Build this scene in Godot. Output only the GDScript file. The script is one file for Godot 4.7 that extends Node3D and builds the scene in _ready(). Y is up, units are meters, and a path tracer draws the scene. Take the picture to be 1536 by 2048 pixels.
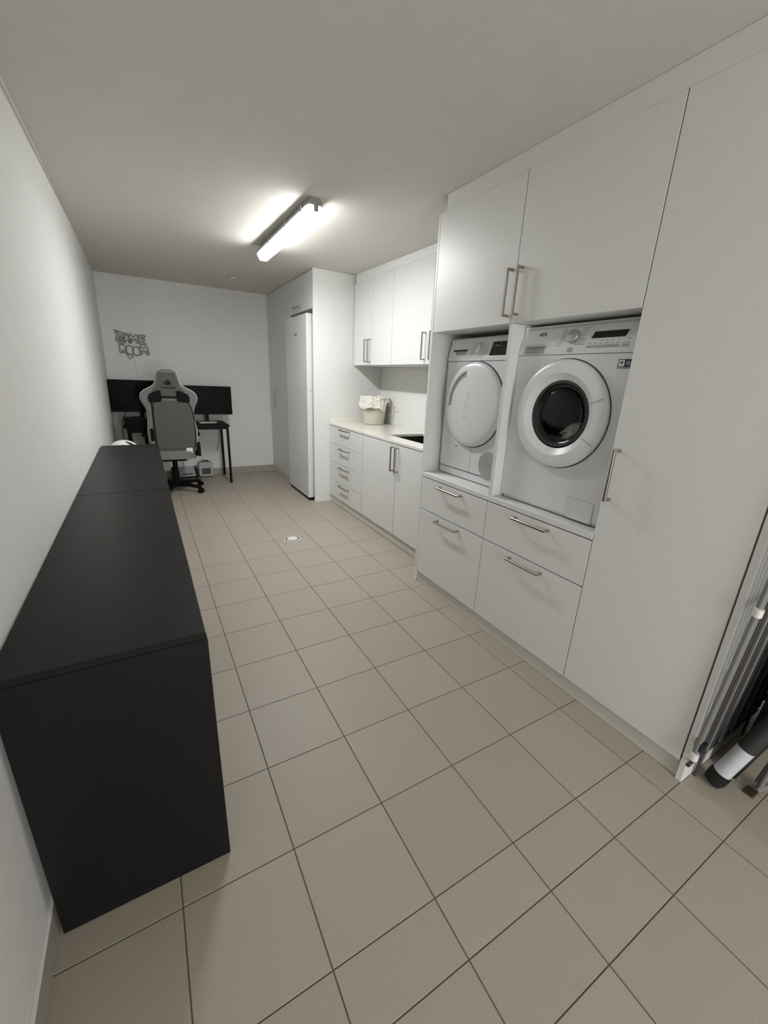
extends Node3D
# Laundry / utility room with a desk at its far end.  x right, y up, -z towards the far wall, metres.

var org := Vector3.ZERO            # base of the thing being built: helpers take room coordinates and store them relative to it
var used := {}
var M := {}
var rng := RandomNumberGenerator.new()

func _ready() -> void:
	rng.seed = 7
	_camera_and_light()
	_materials()
	_shell()
	_floor()
	_lamp(LZ, "long lit fluorescent batten lamp fixed to the ceiling before the fridge")
	_tall_run()
	_washer()
	_dryer()
	_base_run()
	_wall_cabinets()
	_fridge_bay()
	_black_cabinets()
	_desk_area()
	_chair()
	_counter_things()
	_alcove()
	_small_things()

# ------------------------------------------------------------------ camera, light
func _camera_and_light() -> void:
	var cam := Camera3D.new()
	cam.name = "camera"
	cam.fov = 102.94
	cam.near = 0.02
	cam.far = 60.0
	cam.position = Vector3(-0.237, 1.3692, 0.5515)
	cam.rotation_order = EULER_ORDER_YXZ
	cam.rotation_degrees = Vector3(-18.031, -30.377, 2.528)
	add_child(cam)
	cam.current = true
	var env := Environment.new()
	env.background_mode = Environment.BG_COLOR
	env.background_color = Color(0.02, 0.02, 0.02)
	env.tonemap_mode = Environment.TONE_MAPPER_LINEAR
	env.tonemap_exposure = 1.0
	env.sdfgi_enabled = true
	env.ssao_enabled = true
	env.ssil_enabled = true
	var we := WorldEnvironment.new()
	we.name = "surroundings"
	we.environment = env
	add_child(we)
	# the tube behind the ceiling lamp's diffuser: one strip of light just outside each face
	_tube_light(LZ, E_DOWN, E_SIDE)
	# added fill for unseen light behind the camera; the glowing door is made up
	_strip("added_fill_light", Vector3(0.5, 1.06, 3.285), Vector3(0, 0, -1), Vector2(0.78, 1.9), E_FILL)

const E_DOWN := 2.8
const E_SIDE := 0.63
const E_FILL := 6.25  # strength of the added fill light behind the camera

func _tube_light(z: float, down: float, side: float) -> void:
	_strip("lamp_light_down", Vector3(LX, 2.2445, z), Vector3(0, -1, 0), Vector2(0.05, 1.19), down)
	_strip("lamp_light_wall", Vector3(LX - 0.0425, 2.274, z), Vector3(-0.9, -0.436, 0), Vector2(0.046, 1.19), side)
	_strip("lamp_light_cupboards", Vector3(LX + 0.0425, 2.274, z), Vector3(0.9, -0.436, 0), Vector2(0.046, 1.19), side)

const LX := 0.755
const LZ := -2.69

func _strip(called: String, at: Vector3, towards: Vector3, size: Vector2, energy: float) -> void:
	var l := AreaLight3D.new()
	if energy <= 0.0:
		l.free()
		return
	l.name = numbered(called)
	l.area_size = size
	l.light_energy = energy
	l.light_color = Color(0.985, 0.995, 1.0)
	l.area_normalize_energy = true
	l.area_range = 14.0
	l.area_attenuation = 2.0
	l.shadow_enabled = true
	var z := -towards.normalized()
	var y := Vector3(0, 0, 1) if absf(z.z) < 0.9 else Vector3(0, 1, 0)
	l.transform = Transform3D(Basis(y.cross(z).normalized(), y, z), at)
	add_child(l)

# ------------------------------------------------------------------ materials
func mat(r: float, g: float, b: float, rough := 0.5, metal := 0.0, spec := 0.5) -> StandardMaterial3D:
	var m := StandardMaterial3D.new()
	m.albedo_color = Color(r, g, b)
	m.roughness = rough
	m.metallic = metal
	m.metallic_specular = spec
	return m

func noise_tex(freq: float, lo: Color, hi: Color, size := 256, sd := 1, octaves := 3) -> NoiseTexture2D:
	var n := FastNoiseLite.new()
	n.noise_type = FastNoiseLite.TYPE_SIMPLEX_SMOOTH
	n.frequency = freq
	n.seed = sd
	n.fractal_octaves = octaves
	var t := NoiseTexture2D.new()
	t.width = size
	t.height = size
	t.seamless = true
	t.noise = n
	var g := Gradient.new()
	g.set_color(0, lo)
	g.set_color(1, hi)
	t.color_ramp = g
	return t

func bump_tex(freq: float, strength: float, sd := 3) -> NoiseTexture2D:
	var n := FastNoiseLite.new()
	n.noise_type = FastNoiseLite.TYPE_SIMPLEX_SMOOTH
	n.frequency = freq
	n.seed = sd
	n.fractal_octaves = 3
	var t := NoiseTexture2D.new()
	t.width = 256
	t.height = 256
	t.seamless = true
	t.noise = n
	t.as_normal_map = true
	t.bump_strength = strength
	return t

func grain(m: StandardMaterial3D, tex: Texture2D, scale: float, bump: Texture2D = null, amount := 0.3) -> StandardMaterial3D:
	m.albedo_texture = tex
	m.uv1_triplanar = true
	m.uv1_world_triplanar = true
	m.uv1_scale = Vector3.ONE * scale
	if bump:
		m.normal_enabled = true
		m.normal_texture = bump
		m.normal_scale = amount
	return m

func _materials() -> void:
	var w := Color(1, 1, 1)
	M.wall = grain(mat(0.875, 0.872, 0.86, 0.9), noise_tex(0.02, Color(0.985, 0.985, 0.98), w, 256, 11), 1.3, bump_tex(0.12, 2.0), 0.05)
	M.ceiling = grain(mat(0.835, 0.82, 0.79, 0.92), noise_tex(0.02, Color(0.985, 0.985, 0.98), w, 256, 12), 1.1, bump_tex(0.12, 2.0, 4), 0.04)
	M.laminate = grain(mat(0.872, 0.873, 0.861, 0.42), noise_tex(0.05, Color(0.985, 0.985, 0.985), w, 256, 13), 3.0, bump_tex(0.2, 1.0, 5), 0.03)
	M.carcass = mat(0.86, 0.86, 0.845, 0.45)
	M.plinth = mat(0.80, 0.785, 0.755, 0.4)
	M.counter = grain(mat(0.91, 0.90, 0.87, 0.16), noise_tex(0.25, Color(0.95, 0.945, 0.93), w, 512, 14, 2), 2.5)
	M.steel = mat(0.66, 0.64, 0.605, 0.3, 1.0)
	M.sink = mat(0.30, 0.29, 0.27, 0.35, 0.85)
	M.appliance = mat(0.87, 0.875, 0.88, 0.28)
	M.appliance_grey = mat(0.62, 0.63, 0.64, 0.4)
	M.seam = mat(0.23, 0.23, 0.23, 0.7)
	M.print = mat(0.17, 0.17, 0.18, 0.6)
	M.soft_print = mat(0.52, 0.53, 0.54, 0.6)
	M.silver = mat(0.70, 0.70, 0.69, 0.32, 0.6)
	M.gloss_black = mat(0.015, 0.016, 0.018, 0.12)
	M.screen = mat(0.010, 0.010, 0.012, 0.3, 0.0, 0.15)
	M.plastic_black = mat(0.028, 0.028, 0.031, 0.5, 0.0, 0.28)
	M.rubber = mat(0.022, 0.026, 0.024, 0.85)
	M.drum = mat(0.045, 0.045, 0.05, 0.5, 0.3)
	M.dark_ring = mat(0.10, 0.098, 0.095, 0.12)
	M.cloth = grain(mat(0.62, 0.61, 0.59, 0.95), noise_tex(0.06, Color(0.8, 0.8, 0.8), w), 8.0)
	M.cloth_dark = grain(mat(0.20, 0.19, 0.19, 0.95), noise_tex(0.06, Color(0.8, 0.8, 0.8), w), 8.0)
	M.glass = mat(0.12, 0.125, 0.13, 0.04, 0.0, 0.35)
	M.glass.transparency = BaseMaterial3D.TRANSPARENCY_ALPHA
	M.glass.albedo_color.a = 0.12
	M.black_wood = grain(mat(0.074, 0.071, 0.073, 0.4, 0.0, 0.34), noise_tex(0.03, Color(0.9, 0.9, 0.9), w, 256, 15), 4.0, bump_tex(0.3, 2.0, 6), 0.06)
	M.black_desk = mat(0.045, 0.044, 0.047, 0.5, 0.0, 0.3)
	M.desk_box = mat(0.03, 0.03, 0.04, 0.5, 0.0, 0.25)
	M.chair_fabric = grain(mat(0.37, 0.365, 0.345, 0.92), noise_tex(0.4, Color(0.86, 0.86, 0.86), w, 256, 17), 5.0, bump_tex(0.5, 4.0, 7), 0.25)
	M.chair_side = mat(0.46, 0.455, 0.44, 0.8)
	M.chair_white = mat(0.88, 0.88, 0.87, 0.55)
	M.tag = mat(0.90, 0.90, 0.88, 0.7)
	M.beige = grain(mat(0.64, 0.61, 0.56, 0.55), noise_tex(0.05, Color(0.95, 0.95, 0.95), w, 256, 18), 2.0)
	M.grout = grain(mat(0.43, 0.395, 0.35, 0.95), noise_tex(0.2, Color(0.8, 0.8, 0.8), w, 256, 19), 6.0)
	M.tiles = []
	for k in 4:
		var d := 0.0045 * (k - 1.5)
		M.tiles.append(grain(mat(0.675 + d, 0.636 + d * 0.9, 0.583 + d * 0.8, 0.5), noise_tex(0.11, Color(0.945, 0.94, 0.935), w, 512, 20 + k, 4), 2.2, bump_tex(0.25, 1.5, 8), 0.06))
	M.lamp_body = mat(0.56, 0.57, 0.56, 0.5)
	M.diffuser = mat(0.95, 0.95, 0.94, 0.3)
	M.diffuser.emission_enabled = true
	M.diffuser.emission = Color(1.0, 0.985, 0.945)
	M.diffuser.emission_energy_multiplier = 1.6
	M.lamp_rib = mat(0.93, 0.93, 0.93, 0.3)
	M.lamp_rib.emission_enabled = true
	M.lamp_rib.emission = Color(1.0, 0.98, 0.95)
	M.lamp_rib.emission_energy_multiplier = 0.9
	M.added_glow = mat(0.9, 0.9, 0.9, 0.6)  # glow of the made-up door pane, added to brighten the room
	M.added_glow.emission_enabled = true
	M.added_glow.emission = Color(0.985, 0.995, 1.0)
	M.added_glow.emission_energy_multiplier = 0.5
	M.white_plastic = mat(0.88, 0.875, 0.855, 0.4)
	M.bin = mat(0.80, 0.785, 0.72, 0.35)
	M.bin.backlight_enabled = true
	M.bin.backlight = Color(0.35, 0.34, 0.30)
	M.bag = mat(0.90, 0.885, 0.85, 0.45)
	M.bag.backlight_enabled = true
	M.bag.backlight = Color(0.3, 0.3, 0.28)
	M.sign_tube = mat(0.47, 0.47, 0.465, 0.5)
	M.cable = mat(0.80, 0.80, 0.78, 0.6)
	M.cable_dark = mat(0.12, 0.12, 0.12, 0.6)
	M.heater = mat(0.66, 0.67, 0.67, 0.5)
	M.heater_front = mat(0.20, 0.23, 0.24, 0.4)
	M.footrest = mat(0.66, 0.66, 0.67, 0.4)
	M.helmet = mat(0.90, 0.91, 0.90, 0.2)
	M.helmet_teal = mat(0.10, 0.17, 0.15, 0.4)
	M.wire_grey = mat(0.27, 0.26, 0.27, 0.45, 0.2)  # rack wires: this grey and the paler one are darkened for shade
	M.wire_pale = mat(0.50, 0.50, 0.485, 0.4, 0.2)
	M.leg_shaded = mat(0.17, 0.17, 0.175, 0.5)  # upper tube of the white leg, with shade painted into its colour
	M.cap_blue = mat(0.03, 0.03, 0.10, 0.5)
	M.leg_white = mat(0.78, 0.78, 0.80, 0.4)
	M.cover = grain(mat(0.045, 0.05, 0.052, 0.95), noise_tex(0.3, Color(0.8, 0.8, 0.8), w, 256, 25), 6.0)
	M.foot_brown = mat(0.20, 0.16, 0.09, 0.7)
	M.white_sticker = mat(0.86, 0.87, 0.87, 0.4)
	M.sticker_dark = mat(0.10, 0.115, 0.13, 0.4)

# ------------------------------------------------------------------ naming, things, parts
func numbered(n: String) -> String:
	used[n] = used.get(n, 0) + 1
	return n if used[n] == 1 else "%s_%03d" % [n, used[n] - 1]

func tag(o: Node, label: String, category: String, group := "") -> void:
	o.set_meta("label", label)
	o.set_meta("category", category)
	if group:
		o.set_meta("group", group)

func thing(called: String, label: String, category: String, base: Vector3, group := "") -> Node3D:
	var o := Node3D.new()
	o.name = numbered(called)
	o.position = base
	add_child(o)
	tag(o, label, category, group)
	org = base
	return o

func part(called: String, st: SurfaceTool, m: Material, parent: Node3D, label := "") -> MeshInstance3D:
	var o := MeshInstance3D.new()
	o.name = called
	o.mesh = st.commit()
	o.material_override = m
	o.cast_shadow = GeometryInstance3D.SHADOW_CASTING_SETTING_ON
	parent.add_child(o, true)
	if label:
		o.set_meta("label", label)
	return o

func solo(called: String, st: SurfaceTool, m: Material, label: String, category: String, group := "") -> MeshInstance3D:
	var o := part(numbered(called), st, m, self)
	o.position = org
	tag(o, label, category, group)
	return o

func structure(called: String, st: SurfaceTool, m: Material, label := "") -> MeshInstance3D:
	var o := part(called, st, m, self)
	o.position = org
	o.set_meta("kind", "structure")
	o.set_meta("label", label if label else called)
	return o

# ------------------------------------------------------------------ mesh helpers
func S() -> SurfaceTool:
	var s := SurfaceTool.new()
	s.begin(Mesh.PRIMITIVE_TRIANGLES)
	return s

func tri_n(s: SurfaceTool, a: Vector3, b: Vector3, c: Vector3, na: Vector3, nb: Vector3, nc: Vector3) -> void:
	s.set_normal(na); s.add_vertex(a)
	s.set_normal(nc); s.add_vertex(c)
	s.set_normal(nb); s.add_vertex(b)

func tri(s: SurfaceTool, a: Vector3, b: Vector3, c: Vector3) -> void:      # a b c run counter-clockwise seen from outside
	var n := (b - a).cross(c - a)
	if n.length_squared() < 1e-16:
		return
	n = n.normalized()
	tri_n(s, a, b, c, n, n, n)

func quad(s: SurfaceTool, a: Vector3, b: Vector3, c: Vector3, d: Vector3) -> void:
	tri(s, a, b, c)
	tri(s, a, c, d)

func box(s: SurfaceTool, lo: Vector3, hi: Vector3, c := 0.001, xf := Transform3D()) -> SurfaceTool:
	var mid := (lo + hi) * 0.5
	var h := (hi - lo) * 0.5
	c = minf(c, minf(h.x, minf(h.y, h.z)) * 0.6)
	for ax in 3:
		for sg: float in [-1.0, 1.0]:
			var u := (ax + 1) % 3
			var v := (ax + 2) % 3
			var p: Array[Vector3] = []
			for q: Vector2 in [Vector2(-1, -1), Vector2(1, -1), Vector2(1, 1), Vector2(-1, 1)]:
				var e := Vector3.ZERO
				e[ax] = sg * h[ax]
				e[u] = q.x * (h[u] - c)
				e[v] = q.y * (h[v] - c)
				p.append(xf * (mid + e) - org)
			if sg > 0:
				quad(s, p[0], p[1], p[2], p[3])
			else:
				quad(s, p[3], p[2], p[1], p[0])
	if c > 0.0:
		for ax in 3:                                    # twelve chamfers
			var u := (ax + 1) % 3
			var v := (ax + 2) % 3
			for su: float in [-1.0, 1.0]:
				for sv: float in [-1.0, 1.0]:
					var p: Array[Vector3] = []
					for q: Vector2 in [Vector2(-1, 0), Vector2(1, 0), Vector2(1, 1), Vector2(-1, 1)]:
						var e := Vector3.ZERO
						e[ax] = q.x * (h[ax] - c)
						e[u] = su * (h[u] - (c if q.y > 0 else 0.0))
						e[v] = sv * (h[v] - (0.0 if q.y > 0 else c))
						p.append(xf * (mid + e) - org)
					if su * sv > 0:
						quad(s, p[0], p[1], p[2], p[3])
					else:
						quad(s, p[3], p[2], p[1], p[0])
		for sx: float in [-1.0, 1.0]:
			for sy: float in [-1.0, 1.0]:
				for sz: float in [-1.0, 1.0]:
					var a := xf * (mid + Vector3(sx * h.x, sy * (h.y - c), sz * (h.z - c))) - org
					var b := xf * (mid + Vector3(sx * (h.x - c), sy * h.y, sz * (h.z - c))) - org
					var d := xf * (mid + Vector3(sx * (h.x - c), sy * (h.y - c), sz * h.z)) - org
					if sx * sy * sz > 0:
						tri(s, a, b, d)
					else:
						tri(s, a, d, b)
	return s

func bx(lo: Vector3, hi: Vector3, c := 0.001) -> SurfaceTool:
	return box(S(), lo, hi, c)

func tube(s: SurfaceTool, pts: Array, r, n := 8, closed := false, square := false) -> SurfaceTool:
	var cnt := pts.size()
	var rings: Array = []
	var nrm := Vector3.UP
	for i in cnt:
		var a: Vector3 = pts[(i - 1 + cnt) % cnt] if (i > 0 or closed) else pts[i]
		var b: Vector3 = pts[(i + 1) % cnt] if (i < cnt - 1 or closed) else pts[i]
		var t := (b - a).normalized()
		if i == 0:
			nrm = t.cross(Vector3.UP if absf(t.y) < 0.9 else Vector3.RIGHT).normalized()
		nrm = (nrm - t * nrm.dot(t)).normalized()
		var bi := t.cross(nrm)
		var rad: float = r[i] if r is Array else r
		var ring: Array = []
		for k in n:
			var an := TAU * (k + (0.5 if square else 0.0)) / n
			ring.append([pts[i] - org, nrm * cos(an) + bi * sin(an), rad])
		rings.append(ring)
	var segs := cnt if closed else cnt - 1
	for i in segs:
		var A: Array = rings[i]
		var B: Array = rings[(i + 1) % cnt]
		var off := 0
		if closed and i == cnt - 1:                     # match the twist where the loop closes
			var best := -9.0
			for k in n:
				var d: float = (A[0][1] as Vector3).dot(B[k][1])
				if d > best:
					best = d
					off = k
		for k in n:
			var k2 := (k + 1) % n
			var a0: Vector3 = A[k][0] + A[k][1] * A[k][2]
			var a1: Vector3 = A[k2][0] + A[k2][1] * A[k2][2]
			var b0: Vector3 = B[(k + off) % n][0] + B[(k + off) % n][1] * B[(k + off) % n][2]
			var b1: Vector3 = B[(k2 + off) % n][0] + B[(k2 + off) % n][1] * B[(k2 + off) % n][2]
			if square:
				quad(s, a0, a1, b1, b0)
			else:
				tri_n(s, a0, a1, b1, A[k][1], A[k2][1], B[(k2 + off) % n][1])
				tri_n(s, a0, b1, b0, A[k][1], B[(k2 + off) % n][1], B[(k + off) % n][1])
	if not closed:
		for e in [0, cnt - 1]:
			var ring: Array = rings[e]
			for k in n:
				var p0: Vector3 = ring[k][0] + ring[k][1] * ring[k][2]
				var p1: Vector3 = ring[(k + 1) % n][0] + ring[(k + 1) % n][1] * ring[(k + 1) % n][2]
				if e == 0:
					tri(s, ring[k][0], p1, p0)
				else:
					tri(s, ring[k][0], p0, p1)
	return s

func lathe(s: SurfaceTool, prof: Array, xf: Transform3D, n := 32, a0 := 0.0, a1 := TAU, smooth := false) -> SurfaceTool:
	# prof: Vector2(radius, height along the local y axis), from bottom to top outside
	var ns: Array = []
	for i in prof.size() - 1:
		var d: Vector2 = prof[i + 1] - prof[i]
		ns.append(Vector2(d.y, -d.x).normalized())
	for i in prof.size() - 1:
		var p: Vector2 = prof[i]
		var q: Vector2 = prof[i + 1]
		var np: Vector2 = ns[i]
		var nq: Vector2 = ns[i]
		if smooth:
			if i > 0: np = (ns[i] + ns[i - 1]).normalized()
			if i < ns.size() - 1: nq = (ns[i] + ns[i + 1]).normalized()
		for k in n:
			var t0 := a0 + (a1 - a0) * k / n
			var t1 := a0 + (a1 - a0) * (k + 1) / n
			var c0 := Vector3(cos(t0), 0, -sin(t0))
			var c1 := Vector3(cos(t1), 0, -sin(t1))
			var up := Vector3.UP
			var v := [c0 * p.x + up * p.y, c1 * p.x + up * p.y, c1 * q.x + up * q.y, c0 * q.x + up * q.y]
			var m := [c0 * np.x + up * np.y, c1 * np.x + up * np.y, c1 * nq.x + up * nq.y, c0 * nq.x + up * nq.y]
			for j in 4:
				v[j] = xf * (v[j] as Vector3) - org
				m[j] = (xf.basis * (m[j] as Vector3)).normalized()
			if p.x > 1e-6:
				tri_n(s, v[0], v[1], v[2], m[0], m[1], m[2])
			if q.x > 1e-6:
				tri_n(s, v[0], v[2], v[3], m[0], m[2], m[3])
	return s

func prism(s: SurfaceTool, poly: PackedVector2Array, z0: float, z1: float, xf := Transform3D(), c := 0.0) -> SurfaceTool:
	# polygon in local xy, extruded from z0 to z1; c chamfers the edge of the z1 face
	if Geometry2D.is_polygon_clockwise(poly) == false:
		pass
	var area := 0.0
	for i in poly.size():
		area += poly[i].cross(poly[(i + 1) % poly.size()])
	if area < 0:
		poly.reverse()
	var idx := Geometry2D.triangulate_polygon(poly)
	var top := poly
	var zs := z1
	if c > 0.0:
		zs = z1 - c
		var cx := PackedVector2Array()
		for i in poly.size():
			var a := poly[(i - 1 + poly.size()) % poly.size()]
			var b := poly[i]
			var d := poly[(i + 1) % poly.size()]
			var n1 := (b - a).normalized().orthogonal()
			var n2 := (d - b).normalized().orthogonal()
			var nn := (n1 + n2).normalized()
			cx.append(b + nn * c * _inward(poly, b, nn))
		top = cx
	var P := func(v: Vector2, z: float) -> Vector3: return xf * Vector3(v.x, v.y, z) - org
	for i in range(0, idx.size(), 3):
		var a := poly[idx[i]]
		var b := poly[idx[i + 1]]
		var d := poly[idx[i + 2]]
		var ccw := (b - a).cross(d - a) > 0
		var ta := top[idx[i]]
		var tb := top[idx[i + 1]]
		var td := top[idx[i + 2]]
		if ccw:
			tri(s, P.call(ta, z1), P.call(tb, z1), P.call(td, z1))
			tri(s, P.call(a, z0), P.call(d, z0), P.call(b, z0))
		else:
			tri(s, P.call(ta, z1), P.call(td, z1), P.call(tb, z1))
			tri(s, P.call(a, z0), P.call(b, z0), P.call(d, z0))
	for i in poly.size():
		var j := (i + 1) % poly.size()
		quad(s, P.call(poly[i], z0), P.call(poly[j], z0), P.call(poly[j], zs), P.call(poly[i], zs))
		if c > 0.0:
			quad(s, P.call(poly[i], zs), P.call(poly[j], zs), P.call(top[j], z1), P.call(top[i], z1))
	return s

func _inward(poly: PackedVector2Array, b: Vector2, nn: Vector2) -> float:
	return 1.0 if Geometry2D.is_point_in_polygon(b + nn * 0.0004, poly) else -1.0

func rrect(x0: float, y0: float, x1: float, y1: float, r: float, n := 5) -> PackedVector2Array:
	var p := PackedVector2Array()
	var cs := [Vector2(x1 - r, y1 - r), Vector2(x0 + r, y1 - r), Vector2(x0 + r, y0 + r), Vector2(x1 - r, y0 + r)]
	for k in 4:
		for i in n + 1:
			var a := PI / 2 * (k + float(i) / n)
			p.append(cs[k] + Vector2(cos(a), sin(a)) * r)
	return p

func ring_band(cx: float, cy: float, r0: float, r1: float, a0: float, a1: float, n := 20) -> PackedVector2Array:
	var p := PackedVector2Array()
	for i in n + 1:
		var a := a0 + (a1 - a0) * i / n
		p.append(Vector2(cx + cos(a) * r1, cy + sin(a) * r1))
	for i in n + 1:
		var a := a1 + (a0 - a1) * i / n
		p.append(Vector2(cx + cos(a) * r0, cy + sin(a) * r0))
	return p

func text(called: String, what: String, height: float, m: Material, parent: Node3D, xf: Transform3D, bold := true, depth := 0.0008, serif := false) -> void:
	var f := SystemFont.new()
	f.font_names = PackedStringArray(["Droid Serif" if serif else "Droid Sans"])
	f.font_weight = 700 if bold else 400
	var t := TextMesh.new()
	t.text = what
	t.font = f
	t.font_size = 64
	t.pixel_size = height / 46.0
	t.depth = depth
	t.curve_step = 2.0
	var o := MeshInstance3D.new()
	o.name = called
	o.mesh = t
	o.material_override = m
	o.transform = Transform3D(xf.basis, xf.origin - org)
	parent.add_child(o, true)

func face_x(X: float, z: float, y: float) -> Transform3D:      # local x runs along +z, y up, z out of a front that faces -x
	return Transform3D(Basis(Vector3(0, 0, 1), Vector3(0, 1, 0), Vector3(-1, 0, 0)), Vector3(X, y, z))

# bow handle on a front at x = X; runs from (y0, z0) to (y1, z1)
func handle(parent: Node3D, X: float, a: Vector2, b: Vector2) -> void:
	var s := S()
	var out := 0.034
	var p0 := Vector3(X - out, a.x, a.y)
	var p1 := Vector3(X - out, b.x, b.y)
	var d := (p1 - p0).normalized()
	var h := 0.0055
	var ext := Vector3(h, h, h)
	box(s, Vector3(minf(p0.x, p1.x), minf(p0.y, p1.y), minf(p0.z, p1.z)) - ext, Vector3(maxf(p0.x, p1.x), maxf(p0.y, p1.y), maxf(p0.z, p1.z)) + ext, 0.0016)
	for q: Vector3 in [p0, p1]:
		box(s, q - Vector3(-h * 0.9, h, h), q + Vector3(out, h, h), 0.0012)
	part("handle", s, M.steel, parent)

func door(parent: Node3D, called: String, X: float, y0: float, y1: float, z0: float, z1: float, hd: Array = []) -> MeshInstance3D:
	var g := 0.0019
	var o := part(called, bx(Vector3(X, y0 + g, z0 + g), Vector3(X + 0.018, y1 - g, z1 - g), 0.0009), M.laminate, parent)
	if hd.size():
		handle(o, X, hd[0], hd[1])
	return o

# ------------------------------------------------------------------ room shell
const H := 2.366                    # ceiling over the far half; HN nearer the camera
const HN := 2.3275
func _shell() -> void:
	org = Vector3(0, H, -1.6)
	var cp := PackedVector2Array([Vector2(5.7, H), Vector2(3.7, H), Vector2(1.56, HN), Vector2(-3.6, HN), Vector2(-3.6, H + 0.12), Vector2(5.7, H + 0.12)])
	structure("ceiling", prism(S(), cp, -0.9, 2.4, Transform3D(Basis(Vector3(0, 0, -1), Vector3(0, 1, 0), Vector3(1, 0, 0)), Vector3.ZERO)), M.ceiling, "painted ceiling of the utility room")
	org = Vector3(-0.59, 0, -1.6)
	var p := PackedVector2Array([Vector2(-0.592, 0), Vector2(-0.5506, H), Vector2(-0.75, H), Vector2(-0.75, 0)])
	structure("wall_left", prism(S(), p, -5.6, 3.5), M.wall, "white wall beside the black cabinets")
	org = Vector3(0.7, 0, -5.48)
	structure("wall_back", bx(Vector3(-0.9, 0, -5.6), Vector3(2.4, H, -5.48), 0.0), M.wall, "white far wall behind the desk")
	org = Vector3(2.13, 0, -1.6)
	structure("wall_right", bx(Vector3(2.13, 0, -5.48), Vector3(2.3, H, 3.5), 0.0), M.wall, "white wall behind the worktop")
	org = Vector3(0.7, 0, 3.3)
	var wf := S()
	box(wf, Vector3(-0.9, 0, 3.3), Vector3(0.05, H, 3.45), 0.0)
	box(wf, Vector3(0.95, 0, 3.3), Vector3(2.129, H, 3.45), 0.0)
	box(wf, Vector3(0.05, 2.08, 3.3), Vector3(0.95, H, 3.45), 0.0)
	structure("wall_front", wf, M.wall, "wall behind the camera")
	org = Vector3(0.5, 0, 3.32)
	var dw := S()  # made-up door, added out of view to carry the fill light
	box(dw, Vector3(0.052, 0.001, 3.296), Vector3(0.108, 2.078, 3.345), 0.003)
	box(dw, Vector3(0.892, 0.001, 3.296), Vector3(0.948, 2.078, 3.345), 0.003)
	box(dw, Vector3(0.108, 2.012, 3.296), Vector3(0.892, 2.078, 3.345), 0.003)
	box(dw, Vector3(0.108, 0.001, 3.296), Vector3(0.892, 0.108, 3.345), 0.003)
	var d1 := structure("door_1", dw, M.laminate, "added glowing panel in door form behind the camera, unseen, to light the room")
	part("pane", bx(Vector3(0.1085, 0.1085, 3.312), Vector3(0.8915, 2.0115, 3.322), 0.0), M.added_glow, d1)
	# skirting of floor tile
	org = Vector3(0.4, 0, -5.47)
	structure("baseboard_back", bx(Vector3(-0.575, 0.0, -5.479), Vector3(1.346, 0.088, -5.47), 0.0015), M.beige, "beige tile skirting under the far wall")
	org = Vector3(-0.58, 0, -1.6)
	var b := structure("baseboard_left", bx(Vector3(-0.5905, 0.0, -5.468), Vector3(-0.581, 0.083, 3.29), 0.002), M.beige, "beige tile skirting along the white side wall")
	part("bead", bx(Vector3(-0.5905, 0.0832, -5.468), Vector3(-0.5815, 0.0868, 3.29), 0.001), M.white_plastic, b, "white bead on the skirting")
	# thin tapering plaster strip where the side wall meets the ceiling
	org = Vector3(-0.545, H, -1.5)
	var s := S()
	var tp := PackedVector2Array([Vector2(-0.6, HN - 0.075), Vector2(3.45, 2.3595), Vector2(1.56, HN - 0.0005), Vector2(-0.6, HN - 0.0005)])
	prism(s, tp, -0.5530, -0.5395, Transform3D(Basis(Vector3(0, 0, -1), Vector3(0, 1, 0), Vector3(1, 0, 0)), Vector3.ZERO))
	structure("trim_1", s, M.ceiling, "tapering strip between side wall and ceiling")

func _floor() -> void:
	org = Vector3(0.7, 0, -1.6)
	var f := structure("floor", bx(Vector3(-0.9, -0.12, -5.6), Vector3(2.3, -0.0016, 3.5), 0.0), M.grout, "beige tiled floor with dark joints")
	var xs: Array[float] = [-0.591, -0.305, 0.0, 0.305, 0.61, 0.915, 1.22, 1.525, 1.83, 2.129]
	var zs: Array[float] = []
	var z := -17 * 0.305
	zs.append(-5.479)
	while z < 0.01:
		zs.append(z)
		z += 0.305
	zs.append_array([0.144, 0.32, 0.625, 0.93, 1.235, 1.54, 1.845, 2.15, 2.455, 2.76, 3.065, 3.299])
	var shared := {}
	for j in zs.size() - 1:
		for i in xs.size() - 1:
			if zs[j + 1] < 0.15 and xs[i] > 1.5:
				continue                                    # under the cupboards
			if zs[j + 1] < 0.15 and xs[i] > 1.21 and (zs[j + 1] < -3.9 or zs[j] > -1.5) and xs[i] > 1.5:
				continue
			var g := 0.0017
			var sx := xs[i + 1] - xs[i] - 2 * g
			var sz := zs[j + 1] - zs[j] - 2 * g
			var key := "%.3f %.3f" % [sx, sz]
			if not shared.has(key):
				org = Vector3.ZERO
				shared[key] = bx(Vector3(-sx / 2, -0.008, -sz / 2), Vector3(sx / 2, 0, sz / 2), 0.0007).commit()
			var o := MeshInstance3D.new()
			o.name = "tile"
			o.mesh = shared[key]
			o.material_override = M.tiles[rng.randi() % 4]
			o.position = Vector3((xs[i] + xs[i + 1]) / 2, 0.0, (zs[j] + zs[j + 1]) / 2) - Vector3(0.7, 0, -1.6)
			f.add_child(o, true)

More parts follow.
